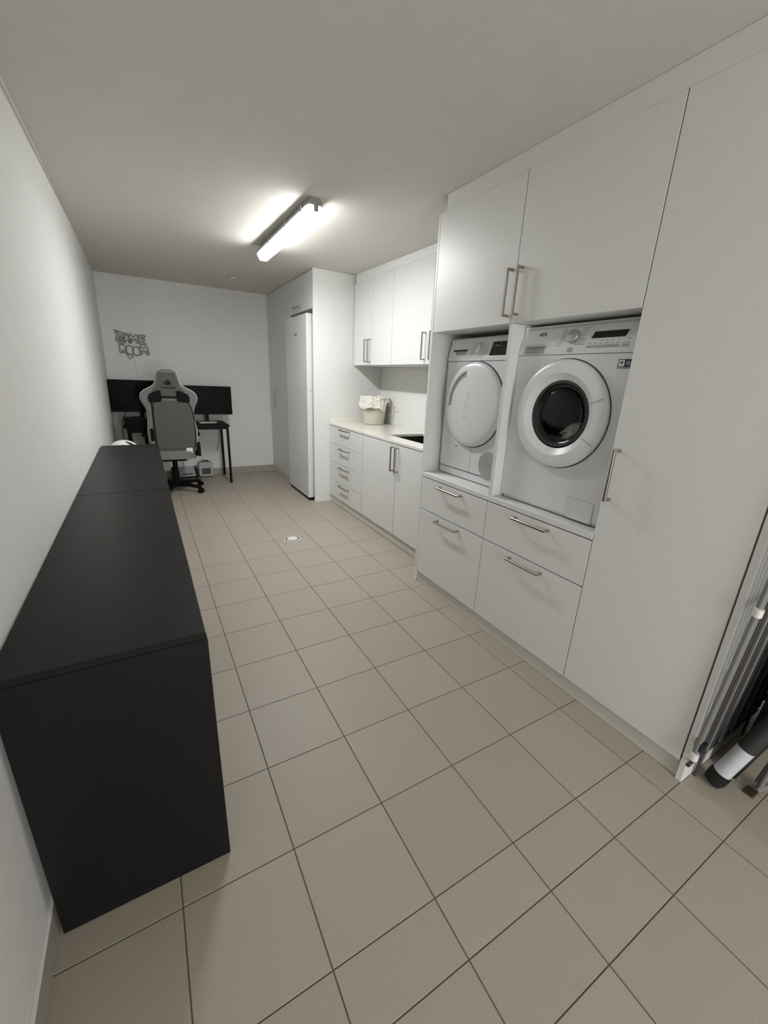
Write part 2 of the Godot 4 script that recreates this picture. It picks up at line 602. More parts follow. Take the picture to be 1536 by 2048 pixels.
# ------------------------------------------------------------------ ceiling lamp
func _lamp(zc: float, label: String) -> void:
	var t := thing("ceiling_lamp", label, "lamp", Vector3(LX, H, zc))
	var z0 := zc - 0.625
	var z1 := zc + 0.625
	var s := S()
	# grey housing: a trapezoid section, slightly drawn in at both ends
	var sec := [[0.030, 2.3365], [0.036, 2.330], [0.044, 2.322], [0.0505, 2.306], [0.0505, 2.2995]]
	var ends := [[z0, 0.80, 0.9], [z0 + 0.02, 0.97, 1.0], [z0 + 0.04, 1.0, 1.0], [z1 - 0.04, 1.0, 1.0], [z1 - 0.02, 0.97, 1.0], [z1, 0.80, 0.9]]
	_loft(s, sec, ends)
	part("housing", s, M.lamp_body, t)
	s = S()
	var dsec := [[0.049, 2.299], [0.046, 2.288], [0.030, 2.252], [0.027, 2.2475]]
	var dends := [[z0 + 0.004, 0.78, 0.45], [z0 + 0.018, 0.93, 0.8], [z0 + 0.04, 1.0, 1.0], [z1 - 0.04, 1.0, 1.0], [z1 - 0.018, 0.93, 0.8], [z1 - 0.004, 0.78, 0.45]]
	_loft(s, dsec, dends)
	part("diffuser", s, M.diffuser, t, "glowing white diffuser")
	for k in 5:
		var x := LX + (k - 2) * 0.0105
		part("diffuser_rib", bx(Vector3(x - 0.0012, 2.2452, z0 + 0.05), Vector3(x + 0.0012, 2.2478, z1 - 0.05), 0.0005), M.lamp_rib, t)
	for e: float in [z0 + 0.10, z0 + 0.42, z1 - 0.42, z1 - 0.10]:
		for sd: float in [-1.0, 1.0]:
			part("clip", bx(Vector3(LX + sd * 0.0535 - 0.004, 2.285, e - 0.012), Vector3(LX + sd * 0.0535 + 0.004, 2.318, e + 0.012), 0.0015), M.lamp_body, t)
	for e: Array in [[z0 + 0.22, 2.3615], [z1 - 0.22, 2.340]]:
		part("bracket", bx(Vector3(LX - 0.018, 2.3366, e[0] - 0.03), Vector3(LX + 0.018, e[1], e[0] + 0.03), 0.001), M.lamp_body, t)
	for e: float in [z0 - 0.004, z1 + 0.004]:
		part("end_cap", bx(Vector3(LX - 0.012, 2.268, e - 0.006), Vector3(LX + 0.012, 2.302, e + 0.006), 0.003), M.lamp_body, t)

func _loft(s: SurfaceTool, sec: Array, ends: Array) -> void:
	var ytop: float = sec[0][1]
	var rings: Array = []
	for e in ends:
		var ring: Array[Vector3] = []
		for k in sec.size():
			ring.append(Vector3(LX - sec[k][0] * e[1], ytop + (sec[k][1] - ytop) * e[2], e[0]) - org)
		for k in range(sec.size() - 1, -1, -1):
			ring.append(Vector3(LX + sec[k][0] * e[1], ytop + (sec[k][1] - ytop) * e[2], e[0]) - org)
		rings.append(ring)
	for i in rings.size() - 1:
		var A: Array[Vector3] = rings[i]
		var B: Array[Vector3] = rings[i + 1]
		for k in A.size():
			var k2 := (k + 1) % A.size()
			quad(s, A[k], A[k2], B[k2], B[k])
	for e in [0, rings.size() - 1]:
		var A: Array[Vector3] = rings[e]
		for k in range(1, A.size() - 1):
			if e == 0:
				tri(s, A[0], A[k + 1], A[k])
			else:
				tri(s, A[0], A[k], A[k + 1])

# ------------------------------------------------------------------ tall run with the two machines
const TX := 1.318
func _tall_run() -> void:
	var back := 2.12
	# tall larder cupboard at the near end
	var t := thing("tall_cabinet", "tall white cupboard with a single full-height door beside the washing machine", "cabinet", Vector3(1.7, 0, -0.13))
	part("body", bx(Vector3(TX + 0.045, 0.086, -0.377), Vector3(back, 2.248, 0.121)), M.carcass, t)
	door(t, "door", TX, 0.082, 2.2518, -0.379, 0.1215, [Vector2(0.955, -0.346), Vector2(1.148, -0.346)])
	org = Vector3(1.7, 0, 0.135)
	solo("end_panel", bx(Vector3(TX, 0.001, 0.1255), Vector3(back, 2.2499, 0.1455), 0.0012), M.laminate, "white end panel reaching the floor at the tall cupboard's near side", "panel")
	org = Vector3(1.7, 0, -1.626)
	solo("end_panel", bx(Vector3(TX, 0.001, -1.6345), Vector3(back, 2.253, -1.6185), 0.0012), M.laminate, "white side panel between the dryer niche and the worktop", "panel")
	# drawers under the machines
	for k in 2:
		var za: float = [-1.6175, -1.0005][k]
		var zb: float = [-1.0015, -0.3795][k]
		t = thing("drawer_cabinet", ["white cabinet with two wide drawers under the tumble dryer", "white cabinet with two wide drawers under the washing machine"][k], "cabinet", Vector3(1.7, 0, (za + zb) / 2), "drawer cabinets under the machines")
		part("body", bx(Vector3(TX + 0.045, 0.086, za + 0.001), Vector3(back, 0.768, zb - 0.001)), M.carcass, t)
		var h0: float = [-1.409, -0.789][k]
		var h1: float = [-1.211, -0.593][k]
		door(t, "drawer", TX, 0.550, 0.7655, za, zb, [Vector2(0.738, h0), Vector2(0.738, h1)])
		door(t, "drawer", TX, 0.082, 0.5475, za, zb, [Vector2(0.518, h0), Vector2(0.518, h1)])
	# shelf, divider and niche
	t = thing("appliance_housing", "white housing with shelf and upright divider holding the two machines", "housing", Vector3(1.7, 0.769, -1.0))
	part("shelf", bx(Vector3(TX - 0.002, 0.7695, -1.618), Vector3(back, 0.7975, -0.380), 0.0015), M.laminate, t)
	part("divider", bx(Vector3(TX, 0.798, -1.0005), Vector3(back, 1.6435, -0.9755), 0.0012), M.laminate, t)
	part("back_panel", bx(Vector3(back - 0.008, 0.798, -1.618), Vector3(back, 1.6435, -1.001), 0.0), M.carcass, t)
	part("back_panel", bx(Vector3(back - 0.008, 0.798, -0.975), Vector3(back, 1.6435, -0.380), 0.0), M.carcass, t)
	# cupboards above
	for k in 2:
		var za: float = [-1.6175, -0.9985][k]
		var zb: float = [-0.9995, -0.3795][k]
		t = thing("overhead_cabinet", ["white cupboard above the tumble dryer, its steel handle by the right edge", "white cupboard above the washing machine, its steel handle by the left edge"][k], "cabinet", Vector3(1.7, 1.645, (za + zb) / 2), "cupboards above the machines")
		part("bottom_panel", bx(Vector3(TX + 0.0185, 1.6445, za + 0.003), Vector3(back - 0.01, 1.661, zb - 0.003)), M.laminate, t)
		part("body", bx(Vector3(TX + 0.045, 1.662, za + 0.001), Vector3(back, 2.2485, zb - 0.001)), M.carcass, t)
		var hz: float = [-1.021, -0.960][k]
		door(t, "door", TX, 1.644, 2.2518, za, zb, [Vector2(1.679, hz), Vector2(1.872, hz)])
	org = Vector3(TX, 2.25, -0.75)
	solo("filler_panel", bx(Vector3(TX, 2.2502, -1.567), Vector3(TX + 0.018, HN - 0.001, 0.1455), 0.0006), M.laminate, "white filler strip closing the gap between tall cupboards and ceiling", "panel")
	org = Vector3(1.34, 0, -0.75)
	solo("plinth", bx(Vector3(1.334, 0.001, -1.6175), Vector3(1.350, 0.0815, 0.1245), 0.001), M.plinth, "pale plinth along the floor under the drawers and tall cupboard", "plinth")

func _hole_plate(s: SurfaceTool, x0: float, y0: float, x1: float, y1: float, c: Vector2, r: float, z0: float, z1: float, xf: Transform3D, n := 48) -> void:
	var P := func(v: Vector2, z: float) -> Vector3: return xf * Vector3(v.x, v.y, z) - org
	var angs: Array[float] = []
	for k in n:
		angs.append(TAU * k / n)
	for q: Vector2 in [Vector2(x0, y0), Vector2(x1, y0), Vector2(x1, y1), Vector2(x0, y1)]:
		angs.append(fposmod((q - c).angle(), TAU))
	angs.sort()
	var outer := func(a: float) -> Vector2:
		var d := Vector2(cos(a), sin(a))
		var t := 1e9
		if d.x > 1e-9: t = minf(t, (x1 - c.x) / d.x)
		if d.x < -1e-9: t = minf(t, (x0 - c.x) / d.x)
		if d.y > 1e-9: t = minf(t, (y1 - c.y) / d.y)
		if d.y < -1e-9: t = minf(t, (y0 - c.y) / d.y)
		return c + d * t
	for i in angs.size():
		var a := angs[i]
		var b := angs[(i + 1) % angs.size()]
		var ia := c + Vector2(cos(a), sin(a)) * r
		var ib := c + Vector2(cos(b), sin(b)) * r
		var oa: Vector2 = outer.call(a)
		var ob: Vector2 = outer.call(b)
		quad(s, P.call(ia, z1), P.call(oa, z1), P.call(ob, z1), P.call(ib, z1))
		quad(s, P.call(oa, z0), P.call(oa, z1), P.call(ob, z1), P.call(ob, z0))
		quad(s, P.call(ib, z0), P.call(ib, z1), P.call(ia, z1), P.call(ia, z0))

# local frame of a machine: x to the viewer's right (+z of the room), y up from its feet, z out of the front
func _washer() -> void:
	var base := Vector3(1.378, 0.7985, -0.973)
	var t := thing("washing_machine", "white front-loading washing machine with a round glass porthole and laundry inside", "washing machine", base)
	var F := Transform3D(Basis(Vector3(0, 0, 1), Vector3(0, 1, 0), Vector3(-1, 0, 0)), base)
	var W := 0.588
	var c := Vector2(0.288, 0.452)
	var s := S()
	_hole_plate(s, 0.0, 0.018, W, 0.704, c, 0.150, -0.02, 0.0, F)
	box(s, Vector3(0, 0.004, -0.60), Vector3(0.012, 0.835, -0.0205), 0.001, F)
	box(s, Vector3(W - 0.012, 0.004, -0.60), Vector3(W, 0.835, -0.0205), 0.001, F)
	box(s, Vector3(0.0125, 0.823, -0.60), Vector3(W - 0.0125, 0.835, -0.045), 0.001, F)
	box(s, Vector3(0.0125, 0.004, -0.60), Vector3(W - 0.0125, 0.835, -0.58), 0.001, F)
	box(s, Vector3(0.0125, 0.004, -0.57), Vector3(W - 0.0125, 0.0175, -0.012), 0.001, F)
	part("body", s, M.appliance, t)
	# slanted control panel
	var prof := PackedVector2Array([Vector2(-0.0205, 0.7065), Vector2(0.0, 0.7065), Vector2(0.0, 0.725), Vector2(-0.030, 0.818), Vector2(-0.040, 0.826), Vector2(-0.0445, 0.8225), Vector2(-0.0445, 0.7065)])
	s = S()
	prism(s, prof, 0.0, W, Transform3D(F.basis * Basis(Vector3(0, 0, 1), Vector3(0, 1, 0), Vector3(-1, 0, 0)), F * Vector3(W, 0, 0)))
	var panel := part("control_panel", s, M.appliance, t)
	part("panel_seam", box(S(), Vector3(0.002, 0.7042, -0.015), Vector3(W - 0.002, 0.7063, -0.0012), 0.0, F), M.seam, t)
	# frame on the slanted face: x right, y up the slope, z out
	var up := Vector3(0, 0.093, -0.030).normalized()
	var G := Transform3D(F.basis * Basis(Vector3(1, 0, 0), up, Vector3(1, 0, 0).cross(up)), F * Vector3(0, 0.725, 0))
	part("display", prism(S(), PackedVector2Array([Vector2(0.366, 0.042), Vector2(0.510, 0.042), Vector2(0.517, 0.069), Vector2(0.374, 0.069)]), -0.002, 0.0012, G), M.gloss_black, panel)
	var k := S()
	lathe(k, [Vector2(0.0285, 0.0), Vector2(0.0275, 0.014), Vector2(0.025, 0.0175), Vector2(0.0, 0.0185)], G * Transform3D(Basis(Vector3(1, 0, 0), Vector3(0, 0, 1), Vector3(0, -1, 0)), Vector3(0.281, 0.053, 0)), 28, 0.0, TAU, false)
	part("knob", k, M.silver, panel, "round silver programme knob")
	var d := S()
	box(d, Vector3(0.034, -0.013, -0.006), Vector3(0.148, 0.0185, 0.0006), 0.001, G)
	var dr := part("detergent_drawer", d, M.appliance_grey, panel, "recessed grip of the detergent drawer")
	part("grip", box(S(), Vector3(0.036, 0.0135, 0.0), Vector3(0.150, 0.022, 0.010), 0.003, G), M.silver, dr)
	text("logo", "AEG", 0.0155, M.print, panel, G * Transform3D(Basis(), Vector3(0.112, 0.074, 0.0006)))
	# programme names beside the knob: fine print too small to read, drawn as dashes
	var pr := S()
	for i in 8:
		var y := 0.088 - i * 0.0098
		var xx := 0.318 - 0.0022 * i
		box(pr, Vector3(xx, y - 0.001, 0.0002), Vector3(xx + [0.034, 0.026, 0.022, 0.024, 0.020, 0.034, 0.016, 0.040][i], y + 0.001, 0.0006), 0.0, G)
		box(pr, Vector3(xx - 0.006, y - 0.0016, 0.0002), Vector3(xx - 0.003, y + 0.0016, 0.0006), 0.0, G)
		xx = 0.240 - 0.0022 * i
		box(pr, Vector3(xx - [0.022, 0.024, 0.018, 0.020, 0.012, 0.010, 0.018, 0.024][i], y - 0.001, 0.0002), Vector3(xx, y + 0.001, 0.0006), 0.0, G)
	for i in 6:
		box(pr, Vector3(0.362 + i * 0.0235, 0.0195, 0.0002), Vector3(0.376 + i * 0.0235, 0.0215, 0.0006), 0.0, G)
		if i > 1:
			box(pr, Vector3(0.366 + i * 0.0235, 0.030, 0.0002), Vector3(0.374 + i * 0.0235, 0.033, 0.0006), 0.0, G)
	box(pr, Vector3(0.524, 0.033, 0.0002), Vector3(0.536, 0.036, 0.0006), 0.0, G)
	box(pr, Vector3(0.508, 0.018, 0.0002), Vector3(0.538, 0.020, 0.0006), 0.0, G)
	box(pr, Vector3(0.268, 0.008, 0.0002), Vector3(0.294, 0.0098, 0.0006), 0.0, G)
	part("fine_print", pr, M.soft_print, panel).set_meta("kind", "stuff")
	part("button_bar", box(S(), Vector3(0.356, 0.003, 0), Vector3(0.497, 0.0135, 0.0022), 0.001, G), M.silver, panel)
	part("button", box(S(), Vector3(0.508, 0.003, 0), Vector3(0.534, 0.0135, 0.0022), 0.001, G), M.silver, panel)
	part("button", box(S(), Vector3(0.270, -0.010, 0), Vector3(0.293, -0.002, 0.002), 0.001, G), M.appliance_grey, panel)
	part("button", box(S(), Vector3(0.270, -0.001, 0), Vector3(0.293, 0.005, 0.002), 0.001, G), M.appliance_grey, panel)
	# energy sticker
	var st := part("sticker", box(S(), Vector3(0.510, 0.652, 0), Vector3(0.566, 0.682, 0.0006), 0.0, F), M.sticker_dark, t, "small dark sticker with two symbols")
	part("print", prism(S(), rrect(0.513, 0.655, 0.536, 0.679, 0.003), 0.0, 0.0009, F), M.white_sticker, st)
	part("print", prism(S(), PackedVector2Array([Vector2(0.517, 0.670), Vector2(0.5235, 0.6655), Vector2(0.524, 0.659), Vector2(0.526, 0.6655), Vector2(0.532, 0.671), Vector2(0.5245, 0.6745)]), 0.0, 0.0012, F), M.sticker_dark, st)
	part("print", prism(S(), ring_band(0.551, 0.667, 0.0, 0.0085, 0, TAU - 0.01, 20), 0.0, 0.0009, F), mat(0.48, 0.52, 0.55, 0.4), st)
	part("fine_print", box(S(), Vector3(0.510, 0.647, 0), Vector3(0.564, 0.650, 0.0005), 0.0, F), M.soft_print, st)
	# door ring
	var L := F * Transform3D(Basis(Vector3(1, 0, 0), Vector3(0, 0, 1), Vector3(0, -1, 0)), Vector3(c.x, c.y, 0))
	s = S()
	lathe(s, [Vector2(0.2335, 0.001), Vector2(0.2345, 0.012), Vector2(0.2315, 0.020), Vector2(0.224, 0.0255), Vector2(0.208, 0.0285), Vector2(0.186, 0.0305), Vector2(0.179, 0.0305)], L, 72, 0.0, TAU, true)
	lathe(s, [Vector2(0.179, 0.0305), Vector2(0.1765, 0.0297), Vector2(0.1745, 0.0275)], L, 72, 0.0, TAU, true)
	lathe(s, [Vector2(0.1745, 0.0275), Vector2(0.1478, 0.0085)], L, 72, 0.0, TAU, true)
	var ring := part("door", s, M.appliance, t, "white porthole door ring")
	s = S()
	lathe(s, [Vector2(0.2385, 0.0004), Vector2(0.2335, 0.0012)], L, 64)
	part("shadow_gap", s, M.seam, t)
	for a: float in [0.36, -0.50]:
		var dd := Vector2(cos(a), sin(a))
		var q := S()
		var A := F * Transform3D(Basis(Vector3(0, 0, 1), a), Vector3(c.x, c.y, 0))
		box(q, Vector3(0.169, -0.0008, 0.0295), Vector3(0.2285, 0.0008, 0.0322), 0.0, A)
		part("seam", q, M.appliance_grey, ring)
	s = S()
	lathe(s, [Vector2(0.1480, 0.0065), Vector2(0.138, 0.0085), Vector2(0.124, 0.004), Vector2(0.117, -0.004)], L, 56, 0.0, TAU, true)
	part("porthole_rim", s, M.dark_ring, ring, "dark glossy rim of the porthole")
	s = S()
	lathe(s, [Vector2(0.117, -0.004), Vector2(0.113, 0.006), Vector2(0.098, 0.012), Vector2(0.060, 0.016), Vector2(0.0, 0.017)], L, 48, 0.0, TAU, true)
	part("porthole_glass", s, M.glass, ring)
	# drum
	s = S()
	lathe(s, [Vector2(0.0, -0.30), Vector2(0.21, -0.30), Vector2(0.22, -0.28), Vector2(0.22, -0.07), Vector2(0.150, -0.0205)], L * Transform3D(Basis(), Vector3.ZERO), 40)
	var drum := part("drum", s, M.drum, t)
	s = S()
	_blob(s, F * Vector3(0.345, 0.365, -0.085), Vector3(0.06, 0.055, 0.085), 5)
	part("laundry", s, M.cloth, t, "pale crumpled laundry seen through the porthole")
	s = S()
	_blob(s, F * Vector3(0.285, 0.315, -0.09), Vector3(0.075, 0.045, 0.11), 9)
	_blob(s, F * Vector3(0.22, 0.30, -0.11), Vector3(0.06, 0.04, 0.09), 10)
	part("laundry", s, M.cloth_dark, t, "dark laundry seen through the porthole")
	# filter flap
	s = S()
	prism(s, rrect(0.404, 0.008, 0.534, 0.103, 0.008), 0.0, 0.0012, F)
	var ff := part("flap_seam", s, M.appliance_grey, t)
	s = S()
	prism(s, rrect(0.4055, 0.0095, 0.5325, 0.1015, 0.007), 0.0, 0.0020, F)
	part("filter_flap", s, M.appliance, t)

func _blob(s: SurfaceTool, at: Vector3, r: Vector3, sd: int) -> void:
	var n := FastNoiseLite.new()
	n.seed = sd
	n.frequency = 0.9
	var P := func(i: int, j: int) -> Vector3:
		var th := PI * i / 12.0
		var ph := TAU * (j % 20) / 20.0
		var d := Vector3(sin(th) * cos(ph), cos(th), sin(th) * sin(ph))
		return at + d * r * (1.0 + 0.35 * n.get_noise_3dv(d * 2.2)) - org
	for i in 12:
		for j in 20:
			quad(s, P.call(i, j), P.call(i, j + 1), P.call(i + 1, j + 1), P.call(i + 1, j))

func _dryer() -> void:
	var base := Vector3(1.436, 0.7985, -1.596)
	var t := thing("tumble_dryer", "white tumble dryer with a solid round door beside the washing machine", "tumble dryer", base)
	var F := Transform3D(Basis(Vector3(0, 0, 1), Vector3(0, 1, 0), Vector3(-1, 0, 0)), base)
	var W := 0.592
	part("body", box(S(), Vector3(0, 0.052, -0.60), Vector3(W, 0.690, 0), 0.003, F), M.appliance, t)
	part("plinth", box(S(), Vector3(0, 0.004, -0.59), Vector3(W, 0.0495, -0.004), 0.003, F), M.appliance, t)
	var prof := PackedVector2Array([Vector2(-0.60, 0.6925), Vector2(0.0, 0.6925), Vector2(0.0, 0.710), Vector2(-0.022, 0.812), Vector2(-0.030, 0.820), Vector2(-0.60, 0.820)])
	var s := S()
	prism(s, prof, 0.0, W, Transform3D(F.basis * Basis(Vector3(0, 0, 1), Vector3(0, 1, 0), Vector3(-1, 0, 0)), F * Vector3(W, 0, 0)))
	var panel := part("control_panel", s, M.appliance, t)
	var up := Vector3(0, 0.102, -0.022).normalized()
	var G := Transform3D(F.basis * Basis(Vector3(1, 0, 0), up, Vector3(1, 0, 0).cross(up)), F * Vector3(0, 0.710, 0))
	part("display", prism(S(), PackedVector2Array([Vector2(0.352, 0.008), Vector2(0.480, 0.008), Vector2(0.480, 0.080), Vector2(0.362, 0.080)]), -0.002, 0.0012, G), M.gloss_black, panel)
	var pr := S()
	for q: Array in [[0.372, 0.063, 0.003], [0.384, 0.061, 0.008], [0.396, 0.058, 0.010], [0.410, 0.058, 0.004], [0.423, 0.058, 0.006], [0.420, 0.072, 0.005]]:
		box(pr, Vector3(q[0], q[1] - 0.0025, 0.001), Vector3(q[0] + q[2], q[1] + 0.0025, 0.0016), 0.0, G)
	part("display_digits", pr, mat(0.70, 0.74, 0.80, 0.5), panel).set_meta("kind", "stuff")
	var K := G * Transform3D(Basis(Vector3(1, 0, 0), Vector3(0, 0, 1), Vector3(0, -1, 0)), Vector3(0.268, 0.046, 0))
	s = S()
	lathe(s, [Vector2(0.034, 0.0), Vector2(0.033, 0.008), Vector2(0.029, 0.0095), Vector2(0.027, 0.0185), Vector2(0.024, 0.020), Vector2(0.0, 0.021)], K, 32)
	var kn := part("knob", s, M.appliance, panel, "round white programme knob with a bright rim")
	s = S()
	lathe(s, [Vector2(0.0275, 0.0165), Vector2(0.0282, 0.019), Vector2(0.0262, 0.0205)], K, 32)
	part("knob_rim", s, M.silver, kn)
	pr = S()
	for i in 5:
		box(pr, Vector3(0.312, 0.066 - i * 0.011, 0.0002), Vector3(0.334, 0.0675 - i * 0.011, 0.0006), 0.0, G)
		box(pr, Vector3(0.205, 0.030 - i * 0.003, 0.0002), Vector3(0.213, 0.0312 - i * 0.003, 0.0006), 0.0, G)
	box(pr, Vector3(0.232, 0.000, 0.0002), Vector3(0.300, 0.0018, 0.0006), 0.0, G)
	part("fine_print", pr, M.soft_print, panel).set_meta("kind", "stuff")
	# condensate drawer with its grip
	var dw := part("water_drawer", box(S(), Vector3(0.030, 0.004, 0.0), Vector3(0.205, 0.082, 0.002), 0.0015, G), M.appliance, panel)
	part("grip_recess", prism(S(), PackedVector2Array([Vector2(0.075, 0.014), Vector2(0.150, 0.014), Vector2(0.160, 0.036), Vector2(0.055, 0.036)]), 0.0, 0.0026, G), M.appliance_grey, dw)
	part("grip", box(S(), Vector3(0.040, 0.0365, 0.0), Vector3(0.166, 0.046, 0.006), 0.002, G), M.seam, dw)
	part("panel_seam", box(S(), Vector3(0.002, 0.690, -0.02), Vector3(W - 0.002, 0.6925, -0.0012), 0.0, F), M.seam, t)
	# door: lens-shaped disc with a crescent grip cut into it
	var c := Vector2(0.270, 0.447)
	var R := 0.240
	var comb := CSGCombiner3D.new()
	comb.name = "door"
	comb.transform = Transform3D(F.basis, F * Vector3(c.x, c.y, 0.0) - org)
	var disc := CSGPolygon3D.new()
	disc.name = "disc"
	disc.mode = CSGPolygon3D.MODE_SPIN
	disc.spin_sides = 64
	disc.polygon = PackedVector2Array([Vector2(0, 0.0005), Vector2(0, 0.034), Vector2(0.10, 0.0335), Vector2(0.165, 0.032), Vector2(0.205, 0.029), Vector2(0.226, 0.025), Vector2(0.236, 0.018), Vector2(R, 0.008), Vector2(R - 0.002, 0.0005)])
	disc.transform = Transform3D(Basis(Vector3(1, 0, 0), Vector3(0, 0, 1), Vector3(0, -1, 0)), Vector3.ZERO)
	disc.smooth_faces = true
	comb.add_child(disc)
	var cut := CSGPolygon3D.new()
	cut.name = "grip_cut"
	cut.operation = CSGShape3D.OPERATION_SUBTRACTION
	cut.polygon = ring_band(0.0, 0.0, 0.164, 0.197, deg_to_rad(106), deg_to_rad(184), 24)
	cut.depth = 0.04
	cut.position = Vector3(0, 0, 0.062)
	comb.add_child(cut)
	for q in [disc, cut]:
		q.material = M.appliance
	comb.material_override = M.appliance
	t.add_child(comb)
	s = S()
	prism(s, ring_band(c.x, c.y, 0.165, 0.196, deg_to_rad(106.5), deg_to_rad(183.5), 24), 0.0205, 0.0226, F)
	part("grip", s, M.appliance_grey, t, "grey recessed crescent grip of the door")
	s = S()
	var L := F * Transform3D(Basis(Vector3(1, 0, 0), Vector3(0, 0, 1), Vector3(0, -1, 0)), Vector3(c.x, c.y, 0))
	lathe(s, [Vector2(R + 0.005, 0.0004), Vector2(R - 0.001, 0.0012)], L, 64)
	part("shadow_gap", s, M.seam, t)
	for y: float in [0.485, 0.402]:
		part("hinge", box(S(), Vector3(0.497, y - 0.008, 0.0005), Vector3(0.512, y + 0.008, 0.010), 0.001, F), M.plastic_black, t)
	text("embossed_lettering", "BOSCH", 0.036, M.appliance, t, F * Transform3D(Basis(Vector3(0, 0, 1), PI / 2), Vector3(0.243, 0.447, 0.0342)), true, 0.0022)
	# lower flap, lamp and round air grille
	part("seam", box(S(), Vector3(0.290, 0.053, 0.0), Vector3(0.2915, 0.205, 0.0006), 0.0, F), M.seam, t)
	part("seam", box(S(), Vector3(0.006, 0.0496, -0.01), Vector3(W - 0.006, 0.052, -0.002), 0.0, F), M.seam, t)
	part("indicator", box(S(), Vector3(0.147, 0.187, 0.0), Vector3(0.157, 0.196, 0.001), 0.0, F), M.seam, t)
	var gr := S()
	for i in 14:
		var r0 := 0.004 + i * 0.0054
		prism(gr, ring_band(0.447, 0.123, r0, r0 + 0.0027, 0, TAU - 0.001, 28), 0.0, 0.0016, F)
	var gb := part("air_grille", prism(S(), ring_band(0.447, 0.123, 0.0, 0.080, 0, TAU - 0.001, 32), 0.0, 0.0008, F), M.appliance_grey, t, "round grey air grille")
	part("grille_rings", gr, mat(0.74, 0.745, 0.75, 0.4), gb).set_meta("kind", "stuff")

# ------------------------------------------------------------------ worktop run
const BX := 1.512
func _base_run() -> void:
	var back := 2.125
	var t := thing("drawer_cabinet", "white base cabinet with four stacked drawers under the worktop beside the fridge panel", "cabinet", Vector3(1.8, 0, -3.29))
	part("body", bx(Vector3(BX + 0.045, 0.089, -3.697), Vector3(back, 0.8705, -2.887)), M.carcass, t)
	part("filler", bx(Vector3(BX + 0.004, 0.089, -3.697), Vector3(BX + 0.0185, 0.8705, -3.686)), M.laminate, t)
	var ys: Array[float] = [0.086, 0.2785, 0.4830, 0.6830, 0.868]
	for k in 4:
		door(t, "drawer", BX, ys[k], ys[k + 1], -3.686, -2.8865, [Vector2([0.252, 0.452, 0.652, 0.853][k], -3.385), Vector2([0.252, 0.452, 0.652, 0.853][k], -3.172)])
	t = thing("sink_cabinet", "white two-door base cabinet under the sink end of the worktop", "cabinet", Vector3(1.8, 0, -2.26))
	var s := S()
	box(s, Vector3(BX + 0.045, 0.089, -2.885), Vector3(back, 0.107, -1.637))
	box(s, Vector3(BX + 0.045, 0.1075, -2.885), Vector3(back, 0.8705, -2.867))
	box(s, Vector3(BX + 0.045, 0.1075, -1.655), Vector3(back, 0.8705, -1.637))
	box(s, Vector3(back - 0.012, 0.1075, -2.8665), Vector3(back, 0.8705, -1.6555))
	box(s, Vector3(BX + 0.045, 0.825, -2.8665), Vector3(BX + 0.063, 0.8705, -1.6555))
	part("body", s, M.carcass, t)
	door(t, "door", BX, 0.086, 0.868, -2.8835, -2.2735, [Vector2(0.647, -2.308), Vector2(0.842, -2.308)])
	door(t, "door", BX, 0.086, 0.868, -2.2715, -1.6365, [Vector2(0.647, -2.243), Vector2(0.842, -2.243)])
	org = Vector3(1.53, 0, -2.67)
	solo("plinth", bx(Vector3(1.526, 0.001, -3.697), Vector3(1.540, 0.0855, -1.637), 0.001), M.plinth, "pale plinth on the floor under the worktop cabinets", "plinth")
	# worktop with a cut-out
	var cx0 := 1.664
	var cx1 := 2.037
	var cz0 := -2.662
	var cz1 := -1.98
	var y0 := 0.8715
	var y1 := 0.892
	t = thing("worktop", "pale speckled stone worktop with a sink cut-out", "worktop", Vector3(1.8, y0, -2.67))
	s = S()
	box(s, Vector3(BX - 0.004, y0, -3.698), Vector3(cx0, y1, -1.6365), 0.0012)
	box(s, Vector3(cx1, y0, -3.698), Vector3(2.129, y1, -1.6365), 0.0)
	box(s, Vector3(cx0, y0, -3.698), Vector3(cx1, y1, cz0), 0.0)
	box(s, Vector3(cx0, y0, cz1), Vector3(cx1, y1, -1.6365), 0.0)
	part("slab", s, M.counter, t)
	part("upstand", bx(Vector3(BX + 0.002, y1 + 0.0002, -3.6985), Vector3(2.1285, 0.949, -3.686), 0.001), M.counter, t)
	# sink bowl under the cut-out
	t = thing("sink", "dark metal undermount sink sunk into the worktop", "sink", Vector3(1.85, 0.70, -2.32))
	s = S()
	var b := 0.70
	box(s, Vector3(cx0 - 0.012, b, cz0 - 0.012), Vector3(cx0 - 0.002, 0.871, cz1 + 0.012), 0.0)
	box(s, Vector3(cx1 + 0.002, b, cz0 - 0.012), Vector3(cx1 + 0.012, 0.871, cz1 + 0.012), 0.0)
	box(s, Vector3(cx0 - 0.002, b, cz0 - 0.012), Vector3(cx1 + 0.002, 0.871, cz0 - 0.002), 0.0)
	box(s, Vector3(cx0 - 0.002, b, cz1 + 0.002), Vector3(cx1 + 0.002, 0.871, cz1 + 0.012), 0.0)
	box(s, Vector3(cx0 - 0.002, b, cz0 - 0.002), Vector3(cx1 + 0.002, b + 0.008, cz1 + 0.002), 0.0)
	part("bowl", s, M.sink, t)
	s = S()
	lathe(s, [Vector2(0.045, 0.0), Vector2(0.043, 0.003), Vector2(0.030, 0.004), Vector2(0.0, 0.001)], Transform3D(Basis(), Vector3(1.85, b + 0.0085, -2.32)), 24)
	part("strainer", s, M.steel, t)

